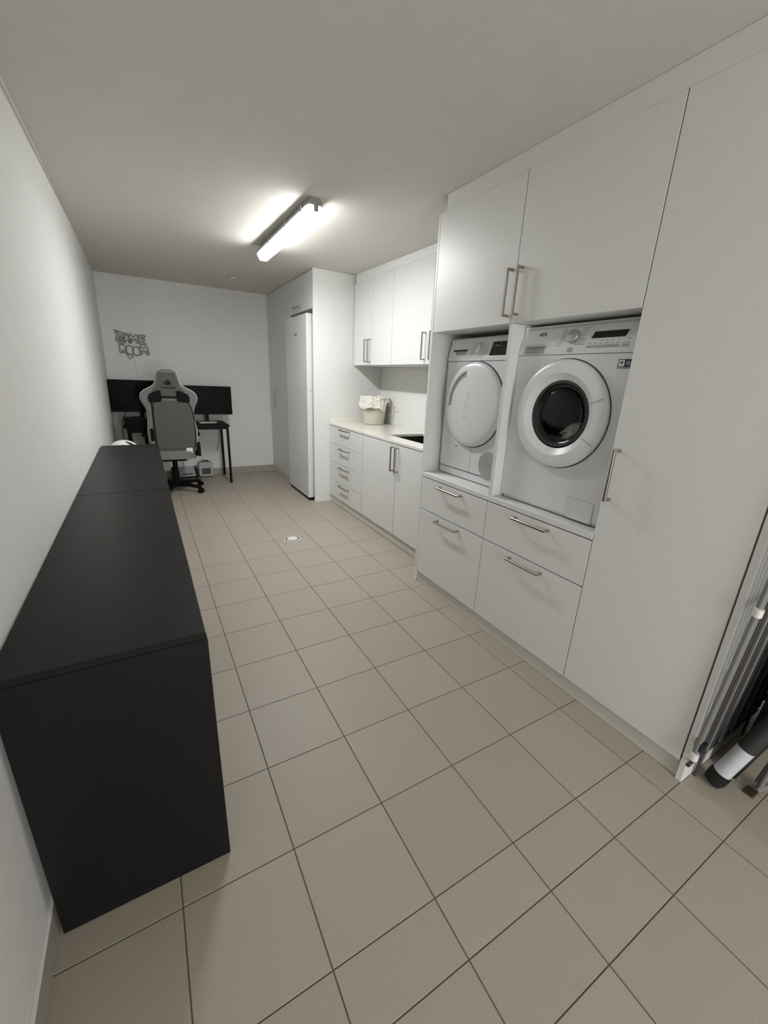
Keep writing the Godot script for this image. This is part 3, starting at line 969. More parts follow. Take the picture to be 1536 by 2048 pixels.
func _wall_cabinets() -> void:
	var X := 1.787
	var back := 2.125
	var zz: Array[float] = [-3.692, -3.285, -2.900, -2.301, -1.640]
	var t := thing("wall_cabinet", "white double-door wall cupboard in the corner by the fridge panel", "cabinet", Vector3(1.95, 1.495, -3.3), "wall cupboards over the worktop")
	part("bottom_panel", bx(Vector3(X + 0.0185, 1.495, zz[0] - 0.005), Vector3(back, 1.512, zz[2] - 0.001)), M.laminate, t)
	part("body", bx(Vector3(X + 0.045, 1.5125, zz[0] - 0.005), Vector3(back, 2.276, zz[2] - 0.001)), M.carcass, t)
	door(t, "door", X, 1.4965, 2.278, zz[0], zz[1], [Vector2(1.531, -3.385), Vector2(1.735, -3.385)])
	door(t, "door", X, 1.4965, 2.278, zz[1], zz[2], [Vector2(1.526, -3.306), Vector2(1.735, -3.306)])
	t = thing("wall_cabinet", "white wall cupboard with one wide door and handle next to the dryer's side panel", "cabinet", Vector3(1.95, 1.495, -2.6), "wall cupboards over the worktop")
	part("bottom_panel", bx(Vector3(X + 0.0185, 1.495, zz[2] + 0.0005), Vector3(back, 1.512, zz[3])), M.laminate, t)
	part("body", bx(Vector3(X + 0.045, 1.5125, zz[2] + 0.0005), Vector3(back, 2.276, zz[3])), M.carcass, t)
	door(t, "door", X, 1.4965, 2.278, zz[2], zz[3], [Vector2(1.535, -2.366), Vector2(1.735, -2.366)])
	t = thing("wall_cabinet", "white wall cupboard behind the dryer's side panel, mostly hidden by it", "cabinet", Vector3(1.95, 1.495, -1.97), "wall cupboards over the worktop")
	part("bottom_panel", bx(Vector3(X + 0.0185, 1.495, zz[3] + 0.001), Vector3(back, 1.512, zz[4])), M.laminate, t)
	part("body", bx(Vector3(X + 0.045, 1.5125, zz[3] + 0.001), Vector3(back, 2.276, zz[4])), M.carcass, t)
	door(t, "door", X, 1.4965, 2.278, zz[3], zz[4], [Vector2(1.535, -2.26), Vector2(1.735, -2.26)])
	org = Vector3(1.82, 2.28, -2.67)
	solo("filler_panel", prism(S(), PackedVector2Array([Vector2(3.662, 2.2766), Vector2(3.662, 2.3640), Vector2(1.640, 2.3280), Vector2(1.640, 2.2766)]), X, X + 0.016, Transform3D(Basis(Vector3(0, 0, -1), Vector3(0, 1, 0), Vector3(1, 0, 0)), Vector3.ZERO)), M.laminate, "white filler strip between the wall cupboards over the worktop and the ceiling", "panel")

# ------------------------------------------------------------------ fridge bay at the far right
func _fridge_bay() -> void:
	org = Vector3(1.73, 0, -3.71)
	solo("end_panel", bx(Vector3(1.336, 0.001, -3.7195), Vector3(2.127, H - 0.001, -3.700), 0.001), M.laminate, "full-height white side panel between the fridge and the worktop", "panel")
	var t := thing("fridge", "tall white freestanding fridge standing forward of its bay", "fridge", Vector3(1.65, 0, -4.13))
	part("body", bx(Vector3(1.354, 0.045, -4.492), Vector3(1.98, 1.972, -3.772), 0.004), M.appliance, t)
	var d := part("door", bx(Vector3(1.289, 0.034, -4.492), Vector3(1.350, 1.972, -3.772), 0.006), M.appliance, t)
	part("gasket", bx(Vector3(1.3505, 0.045, -4.486), Vector3(1.3535, 1.966, -3.778), 0.0), M.appliance_grey, t)
	part("base_grille", bx(Vector3(1.302, 0.008, -4.485), Vector3(1.96, 0.033, -3.779), 0.002), M.plastic_black, t)
	for z: float in [-4.45, -3.81]:
		part("foot", bx(Vector3(1.325, 0.0005, z - 0.018), Vector3(1.36, 0.0075, z + 0.018), 0.001), M.rubber, t)
	part("door_joint", bx(Vector3(1.308, 1.218, -3.7718), Vector3(1.344, 1.224, -3.7708), 0.0), M.appliance_grey, d)
	text("logo", "BOSCH", 0.021, M.print, d, face_x(1.2888, -4.125, 1.788))
	t = thing("flap_cabinet", "white flap cupboard above the fridge with a short bar handle", "cabinet", Vector3(1.7, 2.015, -4.08))
	part("body", bx(Vector3(1.391, 2.018, -4.494), Vector3(2.12, H - 0.002, -3.7205)), M.carcass, t)
	door(t, "door", 1.346, 2.016, H - 0.003, -4.4985, -3.7205, [Vector2(2.066, -4.285), Vector2(2.066, -4.085)])
	t = thing("tall_cabinet", "tall white cupboard between the fridge and the far wall", "cabinet", Vector3(1.7, 0, -4.95))
	part("body", bx(Vector3(1.391, 0.072, -5.466), Vector3(2.12, H - 0.002, -4.5)), M.carcass, t)
	door(t, "door", 1.346, 0.072, H - 0.003, -5.466, -4.5, [Vector2(0.952, -5.145), Vector2(1.155, -5.145)])
	part("side_filler", bx(Vector3(1.346, 0.072, -4.499), Vector3(1.98, 2.014, -4.495), 0.0), M.laminate, t)
	org = Vector3(1.36, 0, -5.0)
	solo("plinth", bx(Vector3(1.352, 0.001, -5.466), Vector3(1.366, 0.0715, -4.5), 0.001), M.plinth, "pale plinth under the tall cupboard by the far wall", "plinth")

# ------------------------------------------------------------------ the two low black cabinets along the left wall
func _black_cabinets() -> void:
	var zs := [[-1.829, -0.385], [-3.385, -1.832]]
	for k in 2:
		var a: float = zs[k][0]
		var b: float = zs[k][1]
		var t := thing("sideboard", ["black low cabinet nearest the camera along the white wall", "black low cabinet farther along the white wall, ending near the gaming chair"][k], "sideboard", Vector3(-0.37, 0, (a + b) / 2), "black low cabinets along the wall")
		var x0 := -0.571
		var x1 := -0.172
		var h := 0.7695
		part("side_panel", bx(Vector3(x0, 0.001, b - 0.030), Vector3(x1 + 0.003, h - 0.0185, b), 0.001), M.black_wood, t)
		part("side_panel", bx(Vector3(x0, 0.001, a), Vector3(x1 + 0.003, h - 0.0185, a + 0.030), 0.001), M.black_wood, t)
		part("top", bx(Vector3(x0, h - 0.018, a + 0.0005), Vector3(x1, h, b - 0.0005), 0.0012), M.black_wood, t)
		part("back", bx(Vector3(x0, 0.03, a + 0.0302), Vector3(x0 + 0.006, h - 0.0182, b - 0.0302), 0.0), M.black_wood, t)
		part("bottom", bx(Vector3(x0, 0.03, a + 0.0302), Vector3(x1 - 0.02, 0.048, b - 0.0302), 0.0), M.black_wood, t)
		var mid := (a + b) / 2
		part("door", bx(Vector3(x1 - 0.018, 0.03, a + 0.032), Vector3(x1, h - 0.020, mid - 0.001), 0.001), M.black_wood, t)
		part("door", bx(Vector3(x1 - 0.018, 0.03, mid + 0.001), Vector3(x1, h - 0.020, b - 0.032), 0.001), M.black_wood, t)

# ------------------------------------------------------------------ desk, screens, sign
func _desk_area() -> void:
	var t := thing("desk", "black desk with slim metal legs against the far wall", "desk", Vector3(0.16, 0, -5.18))
	part("top", bx(Vector3(-0.468, 0.718, -5.462), Vector3(0.668, 0.742, -4.912), 0.002), M.black_desk, t)
	for x: float in [-0.436, 0.628]:
		for z: float in [-5.445, -4.945]:
			part("leg", bx(Vector3(x, 0.001, z), Vector3(x + 0.028, 0.7175, z + 0.028), 0.002), M.plastic_black, t)
	var s := S()
	box(s, Vector3(-0.407, 0.69, -4.94), Vector3(0.627, 0.7175, -4.925), 0.001)
	box(s, Vector3(-0.407, 0.69, -5.44), Vector3(0.627, 0.7175, -5.425), 0.001)
	part("frame", s, M.plastic_black, t)
	part("drawer", bx(Vector3(-0.405, 0.668, -4.924), Vector3(-0.215, 0.7165, -4.914), 0.002), M.desk_box, t)
	_monitor("large black monitor on the left half of the desk by the white wall", -0.265, -5.22, 0.62, 0.362, 0.876, 0.02)
	_monitor("large black monitor on the right half of the desk", 0.452, -5.20, 0.618, 0.350, 0.845, -0.05)
	# black box that stands on the left end of the desk
	t = thing("console_box", "flat black box with a grey top on the left end of the desk", "box", Vector3(-0.345, 0.742, -5.03))
	part("body", bx(Vector3(-0.452, 0.7425, -5.13), Vector3(-0.225, 0.822, -4.925), 0.004), M.desk_box, t)
	part("top", bx(Vector3(-0.447, 0.8225, -5.125), Vector3(-0.230, 0.827, -4.93), 0.002), mat(0.20, 0.20, 0.205, 0.5), t)
	part("front_slot", bx(Vector3(-0.40, 0.765, -4.9245), Vector3(-0.28, 0.785, -4.9225), 0.0005), M.plastic_black, t)
	org = Vector3(-0.33, 0.83, -5.0)
	solo("headset", tube(tube(S(), _arc(Vector3(-0.33, 0.8345, -5.01), 0.055, 0.2, 3.0, 14), 0.006, 6), [Vector3(-0.28, 0.8345, -5.01), Vector3(-0.262, 0.845, -5.03), Vector3(-0.245, 0.862, -5.05)], 0.007, 6), M.plastic_black, "dark headset lying on the black box at the desk's left end", "headset")
	# cables
	org = Vector3(-0.43, 0.742, -5.3)
	solo("monitor_cable", tube(S(), _curve([Vector3(-0.40, 0.90, -5.15), Vector3(-0.435, 0.86, -5.12), Vector3(-0.466, 0.80, -5.02), Vector3(-0.476, 0.76, -4.96), Vector3(-0.480, 0.55, -4.95), Vector3(-0.47, 0.30, -4.95), Vector3(-0.45, 0.006, -4.95)], 6), 0.004, 6), M.cable_dark, "dark cable hanging from the left monitor past the desk edge", "cable")
	org = Vector3(0.02, 0.0, -5.46)
	solo("floor_cable", tube(S(), _curve([Vector3(0.09, 0.715, -5.455), Vector3(0.10, 0.5, -5.462), Vector3(0.125, 0.25, -5.455), Vector3(0.14, 0.006, -5.44)], 6), 0.0028, 6), M.cable_dark, "thin dark cable running down the far wall behind the chair", "cable")
	org = Vector3(0.6, 0.0, -5.40)
	solo("desk_cable", tube(S(), _curve([Vector3(0.600, 0.716, -5.40), Vector3(0.603, 0.55, -5.41), Vector3(0.585, 0.42, -5.42), Vector3(0.570, 0.34, -5.43)], 6), 0.003, 6), M.cable_dark, "short cable dangling by the desk's right rear leg", "cable")
	_sign()
	# small heater and footrest on the floor under the desk
	t = thing("heater", "small grey box with a dark window and top grip on the floor under the desk", "heater", Vector3(0.395, 0, -5.38))
	var F := Transform3D(Basis(), Vector3(0.395, 0.012, -5.33))
	part("case", prism(S(), rrect(-0.090, 0.0, 0.090, 0.190, 0.028), -0.11, 0.0, F, 0.006), M.heater, t)
	part("window", prism(S(), rrect(-0.056, 0.032, 0.056, 0.112, 0.012), 0.0005, 0.004, F, 0.001), M.heater_front, t, "dark front window")
	part("grip", tube(S(), _curve([Vector3(0.352, 0.2035, -5.385), Vector3(0.365, 0.216, -5.385), Vector3(0.425, 0.216, -5.385), Vector3(0.438, 0.2035, -5.385)], 5), 0.007, 8), M.plastic_black, t)
	for x: float in [-0.06, 0.06]:
		part("foot", box(S(), Vector3(x - 0.015, -0.0115, -0.09), Vector3(x + 0.015, 0.0035, -0.02), 0.002, F), M.rubber, t)
	t = thing("footrest", "grey tilted footrest with black ends on the floor behind the chair base", "footrest", Vector3(0.14, 0, -5.38))
	var T := Transform3D(Basis(Vector3(1, 0, 0), deg_to_rad(28)), Vector3(0.135, 0.085, -5.38))
	part("plate", box(S(), Vector3(-0.135, -0.008, -0.10), Vector3(0.125, 0.008, 0.10), 0.003, T), M.footrest, t)
	part("grip_slot", box(S(), Vector3(-0.03, 0.0082, 0.055), Vector3(0.09, 0.0095, 0.07), 0.0, T), M.plastic_black, t)
	for sx: float in [-0.152, 0.130]:
		part("side", prism(S(), PackedVector2Array([Vector2(-0.12, 0.0), Vector2(0.12, 0.0), Vector2(0.03, 0.115), Vector2(-0.07, 0.145)]), 0.0, 0.018, Transform3D(Basis(Vector3(0, 0, -1), Vector3(0, 1, 0), Vector3(1, 0, 0)) * Basis(Vector3(-1, 0, 0), Vector3(0, 1, 0), Vector3(0, 0, 1)), Vector3(0.135 + sx, 0.001, -5.38))), M.plastic_black, t)

func _arc(c: Vector3, r: float, a0: float, a1: float, n: int) -> Array:
	var p := []
	for i in n + 1:
		var a := a0 + (a1 - a0) * i / n
		p.append(c + Vector3(cos(a) * r, 0, -sin(a) * r * 0.6))
	return p

func _curve(pts: Array, per := 6) -> Array:          # Catmull-Rom through the points
	var out := []
	for i in pts.size() - 1:
		var p0: Vector3 = pts[maxi(i - 1, 0)]
		var p1: Vector3 = pts[i]
		var p2: Vector3 = pts[i + 1]
		var p3: Vector3 = pts[mini(i + 2, pts.size() - 1)]
		for k in per:
			out.append(p1.cubic_interpolate(p2, p0, p3, float(k) / per))
	out.append(pts[pts.size() - 1])
	return out

func _monitor(label: String, x: float, z: float, w: float, h: float, y: float, turn: float) -> void:
	var t := thing("monitor", label, "monitor", Vector3(x, 0.742, z), "monitors on the desk")
	var T := Transform3D(Basis(Vector3.UP, turn), Vector3(x, y, z))
	part("casing", box(S(), Vector3(-w / 2, 0, -0.022), Vector3(w / 2, h, 0.0), 0.003, T), M.plastic_black, t)
	part("screen", box(S(), Vector3(-w / 2 + 0.008, 0.018, 0.0002), Vector3(w / 2 - 0.008, h - 0.008, 0.0016), 0.0, T), M.screen, t)
	part("back_bulge", box(S(), Vector3(-0.16, 0.08, -0.055), Vector3(0.16, 0.28, -0.0225), 0.012, T), M.plastic_black, t)
	var n := S()
	box(n, Vector3(-0.022, 0.7555 - y, -0.075), Vector3(0.022, 0.15, -0.0555), 0.004, T)
	part("stand", n, M.plastic_black, t)
	part("stand_foot", prism(S(), rrect(-0.11, -0.07, 0.11, 0.09, 0.02), 0.0, 0.012, Transform3D(Basis(Vector3(1, 0, 0), Vector3(0, 0, -1), Vector3(0, 1, 0)), Vector3(x, 0.743, z - 0.01)), 0.002), M.silver, t)

func _sign() -> void:
	var base := Vector3(-0.27, 1.63, -5.468)
	var t := thing("neon_sign", "unlit grey neon sign with outlined letters GAME ROOM on the far wall", "sign", base)
	# letters drawn as strokes in units of one letter height, widened to an outline
	var L := {
		"G": [[Vector2(0.72, 0.80), Vector2(0.45, 0.98), Vector2(0.12, 0.78), Vector2(0.06, 0.40), Vector2(0.25, 0.06), Vector2(0.58, 0.06), Vector2(0.74, 0.30), Vector2(0.70, 0.45), Vector2(0.45, 0.45)]],
		"A": [[Vector2(0.05, 0.02), Vector2(0.38, 0.98), Vector2(0.72, 0.02)], [Vector2(0.20, 0.36), Vector2(0.56, 0.36)]],
		"M": [[Vector2(0.05, 0.02), Vector2(0.12, 0.96), Vector2(0.48, 0.42), Vector2(0.84, 0.96), Vector2(0.92, 0.02)]],
		"E": [[Vector2(0.66, 0.96), Vector2(0.10, 0.96), Vector2(0.10, 0.02), Vector2(0.68, 0.02)], [Vector2(0.10, 0.50), Vector2(0.55, 0.50)]],
		"R": [[Vector2(0.10, 0.02), Vector2(0.10, 0.96), Vector2(0.50, 0.96), Vector2(0.66, 0.72), Vector2(0.48, 0.48), Vector2(0.12, 0.48)], [Vector2(0.34, 0.48), Vector2(0.70, 0.02)]],
		"O": [[]],
	}
	for i in 15:
		L["O"][0].append(Vector2(0.40 + 0.33 * cos(TAU * i / 14.0 + 1.57), 0.50 + 0.48 * sin(TAU * i / 14.0 + 1.57)))
	var rows := [["GAME", Vector2(-0.418, 1.645), 0.086, [0.0, 0.068, 0.130, 0.226], [0.0, 0.012, 0.012, 0.006]], ["ROOM", Vector2(-0.400, 1.528), 0.080, [0.0, 0.066, 0.134, 0.206], [0.012, 0.004, -0.004, 0.008]]]
	for row in rows:
		for i in 4:
			var ch: String = row[0][i]
			var at: Vector2 = row[1] + Vector2(row[3][i], row[4][i])
			var polys: Array = []
			for stroke: Array in L[ch]:
				var line := PackedVector2Array()
				for q: Vector2 in stroke:
					line.append((at + q * row[2]) * 100.0)
				for g in Geometry2D.offset_polyline(line, 1.15, Geometry2D.JOIN_ROUND, Geometry2D.END_ROUND):
					polys.append(g)
			var s := S()
			var merged: Array = [polys[0]]
			for k in range(1, polys.size()):
				var nxt: Array = []
				for g in Geometry2D.merge_polygons(merged[0], polys[k]):
					nxt.append(g)
				merged = nxt
			for g: PackedVector2Array in merged:
				var pts := []
				for v in g:
					var p3 := Vector3(v.x / 100.0, v.y / 100.0, -5.468)
					if pts.is_empty() or p3.distance_to(pts[pts.size() - 1]) > 0.003:
						pts.append(p3)
				if pts.size() > 2:
					tube(s, pts, 0.0062, 6, true)
			part("letter", s, M.sign_tube, t)
	var f := S()
	for pts: Array in [
			[Vector2(-0.432, 1.783), Vector2(-0.405, 1.772), Vector2(-0.330, 1.752), Vector2(-0.300, 1.728)],
			[Vector2(-0.432, 1.783), Vector2(-0.418, 1.742), Vector2(-0.395, 1.752), Vector2(-0.412, 1.772)],
			[Vector2(-0.335, 1.528), Vector2(-0.318, 1.470), Vector2(-0.268, 1.508), Vector2(-0.300, 1.520)]]:
		var q := []
		for v: Vector2 in pts:
			q.append(Vector3(v.x, v.y, -5.468))
		tube(f, q, 0.0062, 6)
	part("pointer", f, M.sign_tube, t)
	var b := S()
	for q: Vector2 in [Vector2(-0.38, 1.66), Vector2(-0.16, 1.66), Vector2(-0.36, 1.55), Vector2(-0.14, 1.55)]:
		tube(b, [Vector3(q.x, q.y, -5.4795), Vector3(q.x, q.y, -5.470)], 0.004, 6)
	part("standoff", b, M.sign_tube, t)
	org = Vector3(-0.27, 1.2, -5.47)
	solo("sign_cable", tube(S(), _curve([Vector3(-0.283, 1.520, -5.472), Vector3(-0.270, 1.44, -5.475), Vector3(-0.257, 1.34, -5.475), Vector3(-0.245, 1.22, -5.472), Vector3(-0.235, 0.95, -5.472), Vector3(-0.232, 0.745, -5.468)], 6), 0.0022, 6), M.cable, "thin pale cable hanging from the sign down behind the monitor", "cable")

# ------------------------------------------------------------------ gaming chair
func _chair() -> void:
	var t := thing("gaming_chair", "grey gaming chair with white edging and black straps, its back to the camera", "chair", Vector3(0.0, 0, -4.74))
	t.position = Vector3(0.0, 0, -4.74)
	org = Vector3.ZERO
	t.rotation.y = deg_to_rad(-3.0)
	# local: back of the chair faces +z; x right
	var half := [[0.0, 0.058], [0.012, 0.088], [0.04, 0.098], [0.105, 0.112], [0.145, 0.126], [0.172, 0.158], [0.205, 0.222], [0.240, 0.258], [0.278, 0.268], [0.322, 0.258], [0.375, 0.232], [0.43, 0.216], [0.50, 0.220], [0.58, 0.232], [0.66, 0.238], [0.76, 0.232], [0.84, 0.214], [0.885, 0.185]]
	var top := 1.362
	var B := func(grow: float, y_from: float, y_to: float) -> PackedVector2Array:
		var l := PackedVector2Array()
		var r := PackedVector2Array()
		for q in half:
			if q[0] >= y_from and q[0] <= y_to:
				r.append(Vector2(q[1] + grow, -q[0]))
				l.append(Vector2(-q[1] - grow, -q[0]))
		l.reverse()
		r.append_array(l)
		return r
	# the back leans a little: local plane through the hip at y 0.48, z 0.20
	var T := Transform3D(Basis(Vector3(1, 0, 0), deg_to_rad(5)), Vector3(0.020, top, 0.325))
	part("backrest", prism(S(), B.call(0.0, -1.0, 2.0), -0.085, 0.0, T, 0.012), M.chair_side, t)
	part("edging", prism(S(), B.call(0.006, -1.0, 2.0), -0.075, -0.030, T), M.chair_white, t, "white edging round the backrest")
	# raised grey rear panel
	var rp := PackedVector2Array([Vector2(-0.150, -0.335), Vector2(-0.10, -0.305), Vector2(0.12, -0.305), Vector2(0.175, -0.335), Vector2(0.205, -0.42), Vector2(0.218, -0.52), Vector2(0.216, -0.68), Vector2(0.200, -0.82), Vector2(-0.168, -0.82), Vector2(-0.168, -0.45)])
	part("rear_panel", prism(S(), rp, -0.002, 0.012, T, 0.005), M.chair_fabric, t)
	part("head_panel", prism(S(), PackedVector2Array([Vector2(-0.075, -0.022), Vector2(0.075, -0.022), Vector2(0.092, -0.10), Vector2(0.112, -0.165), Vector2(0.155, -0.205), Vector2(0.110, -0.285), Vector2(-0.110, -0.285), Vector2(-0.155, -0.205), Vector2(-0.112, -0.165), Vector2(-0.092, -0.10)]), -0.002, 0.005, T, 0.003), M.chair_fabric, t)
	part("lower_band", prism(S(), PackedVector2Array([Vector2(-0.180, -0.828), Vector2(0.200, -0.828), Vector2(0.182, -0.882), Vector2(-0.172, -0.882)]), -0.002, 0.008, T, 0.003), M.chair_fabric, t)
	# black shoulder eyelets, strap and lines
	for sx: float in [-1.0, 1.0]:
		var e := PackedVector2Array()
		for q: Vector2 in [Vector2(0.072, -0.205), Vector2(0.095, -0.200), Vector2(0.178, -0.235), Vector2(0.196, -0.272), Vector2(0.192, -0.315), Vector2(0.180, -0.324), Vector2(0.085, -0.318), Vector2(0.072, -0.300)]:
			e.append(Vector2(q.x * sx, q.y))
		part("eyelet", prism(S(), e, -0.001, 0.016, T, 0.005), M.plastic_black, t, "black plastic shoulder eyelet")
	part("strap", box(S(), Vector3(-0.075, -0.276, 0.004), Vector3(0.075, -0.258, 0.011), 0.002, T), M.plastic_black, t)
	var pl := S()
	tube(pl, _map(T, [Vector3(-0.166, -0.325, 0.008), Vector3(-0.170, -0.5, 0.009), Vector3(-0.172, -0.80, 0.008)]), 0.0075, 6)
	part("piping", pl, M.plastic_black, t)
	pl = S()
	tube(pl, _map(T, _curve([Vector3(0.176, -0.325, 0.006), Vector3(0.208, -0.40, 0.006), Vector3(0.222, -0.52, 0.006), Vector3(0.220, -0.68, 0.006), Vector3(0.206, -0.80, 0.006)], 4)), 0.0045, 6)
	part("piping", pl, M.plastic_black, t)
	part("side_cover", prism(S(), rrect(-0.218, -0.735, -0.184, -0.595, 0.0165), -0.03, 0.006, T, 0.004), M.plastic_black, t)
	part("tag", box(S(), Vector3(0.112, -0.872, 0.008), Vector3(0.176, -0.815, 0.0135), 0.001, T), M.tag, t, "white cloth tag")
	# emblem of three sails and lettering
	var em := S()
	prism(em, PackedVector2Array([Vector2(-0.036, -0.142), Vector2(0.040, -0.142), Vector2(0.018, -0.124), Vector2(-0.012, -0.126)]), 0.004, 0.0065, T)
	prism(em, PackedVector2Array([Vector2(-0.034, -0.134), Vector2(-0.016, -0.123), Vector2(-0.018, -0.112), Vector2(-0.033, -0.106)]), 0.004, 0.0065, T)
	prism(em, PackedVector2Array([Vector2(-0.014, -0.122), Vector2(0.006, -0.121), Vector2(0.004, -0.106), Vector2(-0.010, -0.094)]), 0.004, 0.0065, T)
	prism(em, PackedVector2Array([Vector2(0.009, -0.120), Vector2(0.034, -0.134), Vector2(0.022, -0.106), Vector2(0.002, -0.082)]), 0.004, 0.0065, T)
	part("emblem", em, M.plastic_black, t, "black sail emblem")
	text("lettering", "CORSAIR", 0.0215, M.plastic_black, t, T * Transform3D(Basis(), Vector3(0.0, -0.172, 0.0056)), true, 0.0014, true)
	# seat, arms, base
	part("seat", prism(S(), rrect(-0.225, -0.30, 0.225, 0.20, 0.07), 0.0, 0.10, Transform3D(Basis(Vector3(1, 0, 0), Vector3(0, 0, -1), Vector3(0, 1, 0)), Vector3(0.0, 0.425, -0.03)), 0.02), M.chair_side, t)
	part("seat_plate", bx(Vector3(-0.13, 0.385, -0.12), Vector3(0.13, 0.424, 0.17), 0.006), M.plastic_black, t)
	for sx: float in [-1.0, 1.0]:
		part("hinge_cover", prism(S(), rrect(-0.07, 0.455, 0.05, 0.605, 0.03), -0.016, 0.016, Transform3D(Basis(Vector3(0, 0, -1), Vector3(0, 1, 0), Vector3(1, 0, 0)), Vector3(0.015 + sx * 0.246, 0, 0.235))), M.plastic_black, t)
		var ar := S()
		tube(ar, [Vector3(sx * 0.20, 0.41, -0.02), Vector3(sx * 0.245, 0.42, -0.02), Vector3(sx * 0.255, 0.52, -0.02), Vector3(sx * 0.255, 0.655, -0.02)], 0.020, 8)
		var a := part("armrest", ar, M.plastic_black, t)
		part("arm_pad", prism(S(), rrect(-0.045, -0.13, 0.045, 0.12, 0.03), 0.0, 0.028, Transform3D(Basis(Vector3(1, 0, 0), Vector3(0, 0, -1), Vector3(0, 1, 0)), Vector3(sx * 0.25, 0.655, -0.03)), 0.008), M.plastic_black, a)
	part("gas_column", tube(S(), [Vector3(0, 0.10, 0), Vector3(0, 0.24, 0), Vector3(0, 0.245, 0), Vector3(0, 0.39, 0)], [0.034, 0.034, 0.028, 0.028], 14), M.plastic_black, t)
	var hub := S()
	lathe(hub, [Vector2(0.0, 0.055), Vector2(0.045, 0.055), Vector2(0.055, 0.075), Vector2(0.05, 0.115), Vector2(0.0, 0.12)], Transform3D(), 18)
	part("hub", hub, M.plastic_black, t)
	for k in 5:
		var an := deg_to_rad(-38 + 72 * k)
		var d := Vector3(cos(an), 0, -sin(an))
		var lg := S()
		tube(lg, [d * 0.04 + Vector3(0, 0.088, 0), d * 0.17 + Vector3(0, 0.085, 0), d * 0.31 + Vector3(0, 0.066, 0)], [0.030, 0.024, 0.017], 8)
		var leg := part("leg", lg, M.plastic_black, t)
		var side := Vector3(-d.z, 0, d.x)
		var cs := S()
		for q: float in [-1.0, 1.0]:
			var c := d * 0.31 + Vector3(0, 0.0305, 0) + side * 0.017 * q
			lathe(cs, [Vector2(0.0, -0.009), Vector2(0.026, -0.009), Vector2(0.030, -0.004), Vector2(0.030, 0.004), Vector2(0.026, 0.009), Vector2(0.0, 0.009)], Transform3D(Basis(d, side, d.cross(side)), c), 18)
		part("caster", cs, M.plastic_black, leg)

func _map(T: Transform3D, pts: Array) -> Array:
	var o := []
	for p: Vector3 in pts:
		o.append(T * p)
	return o

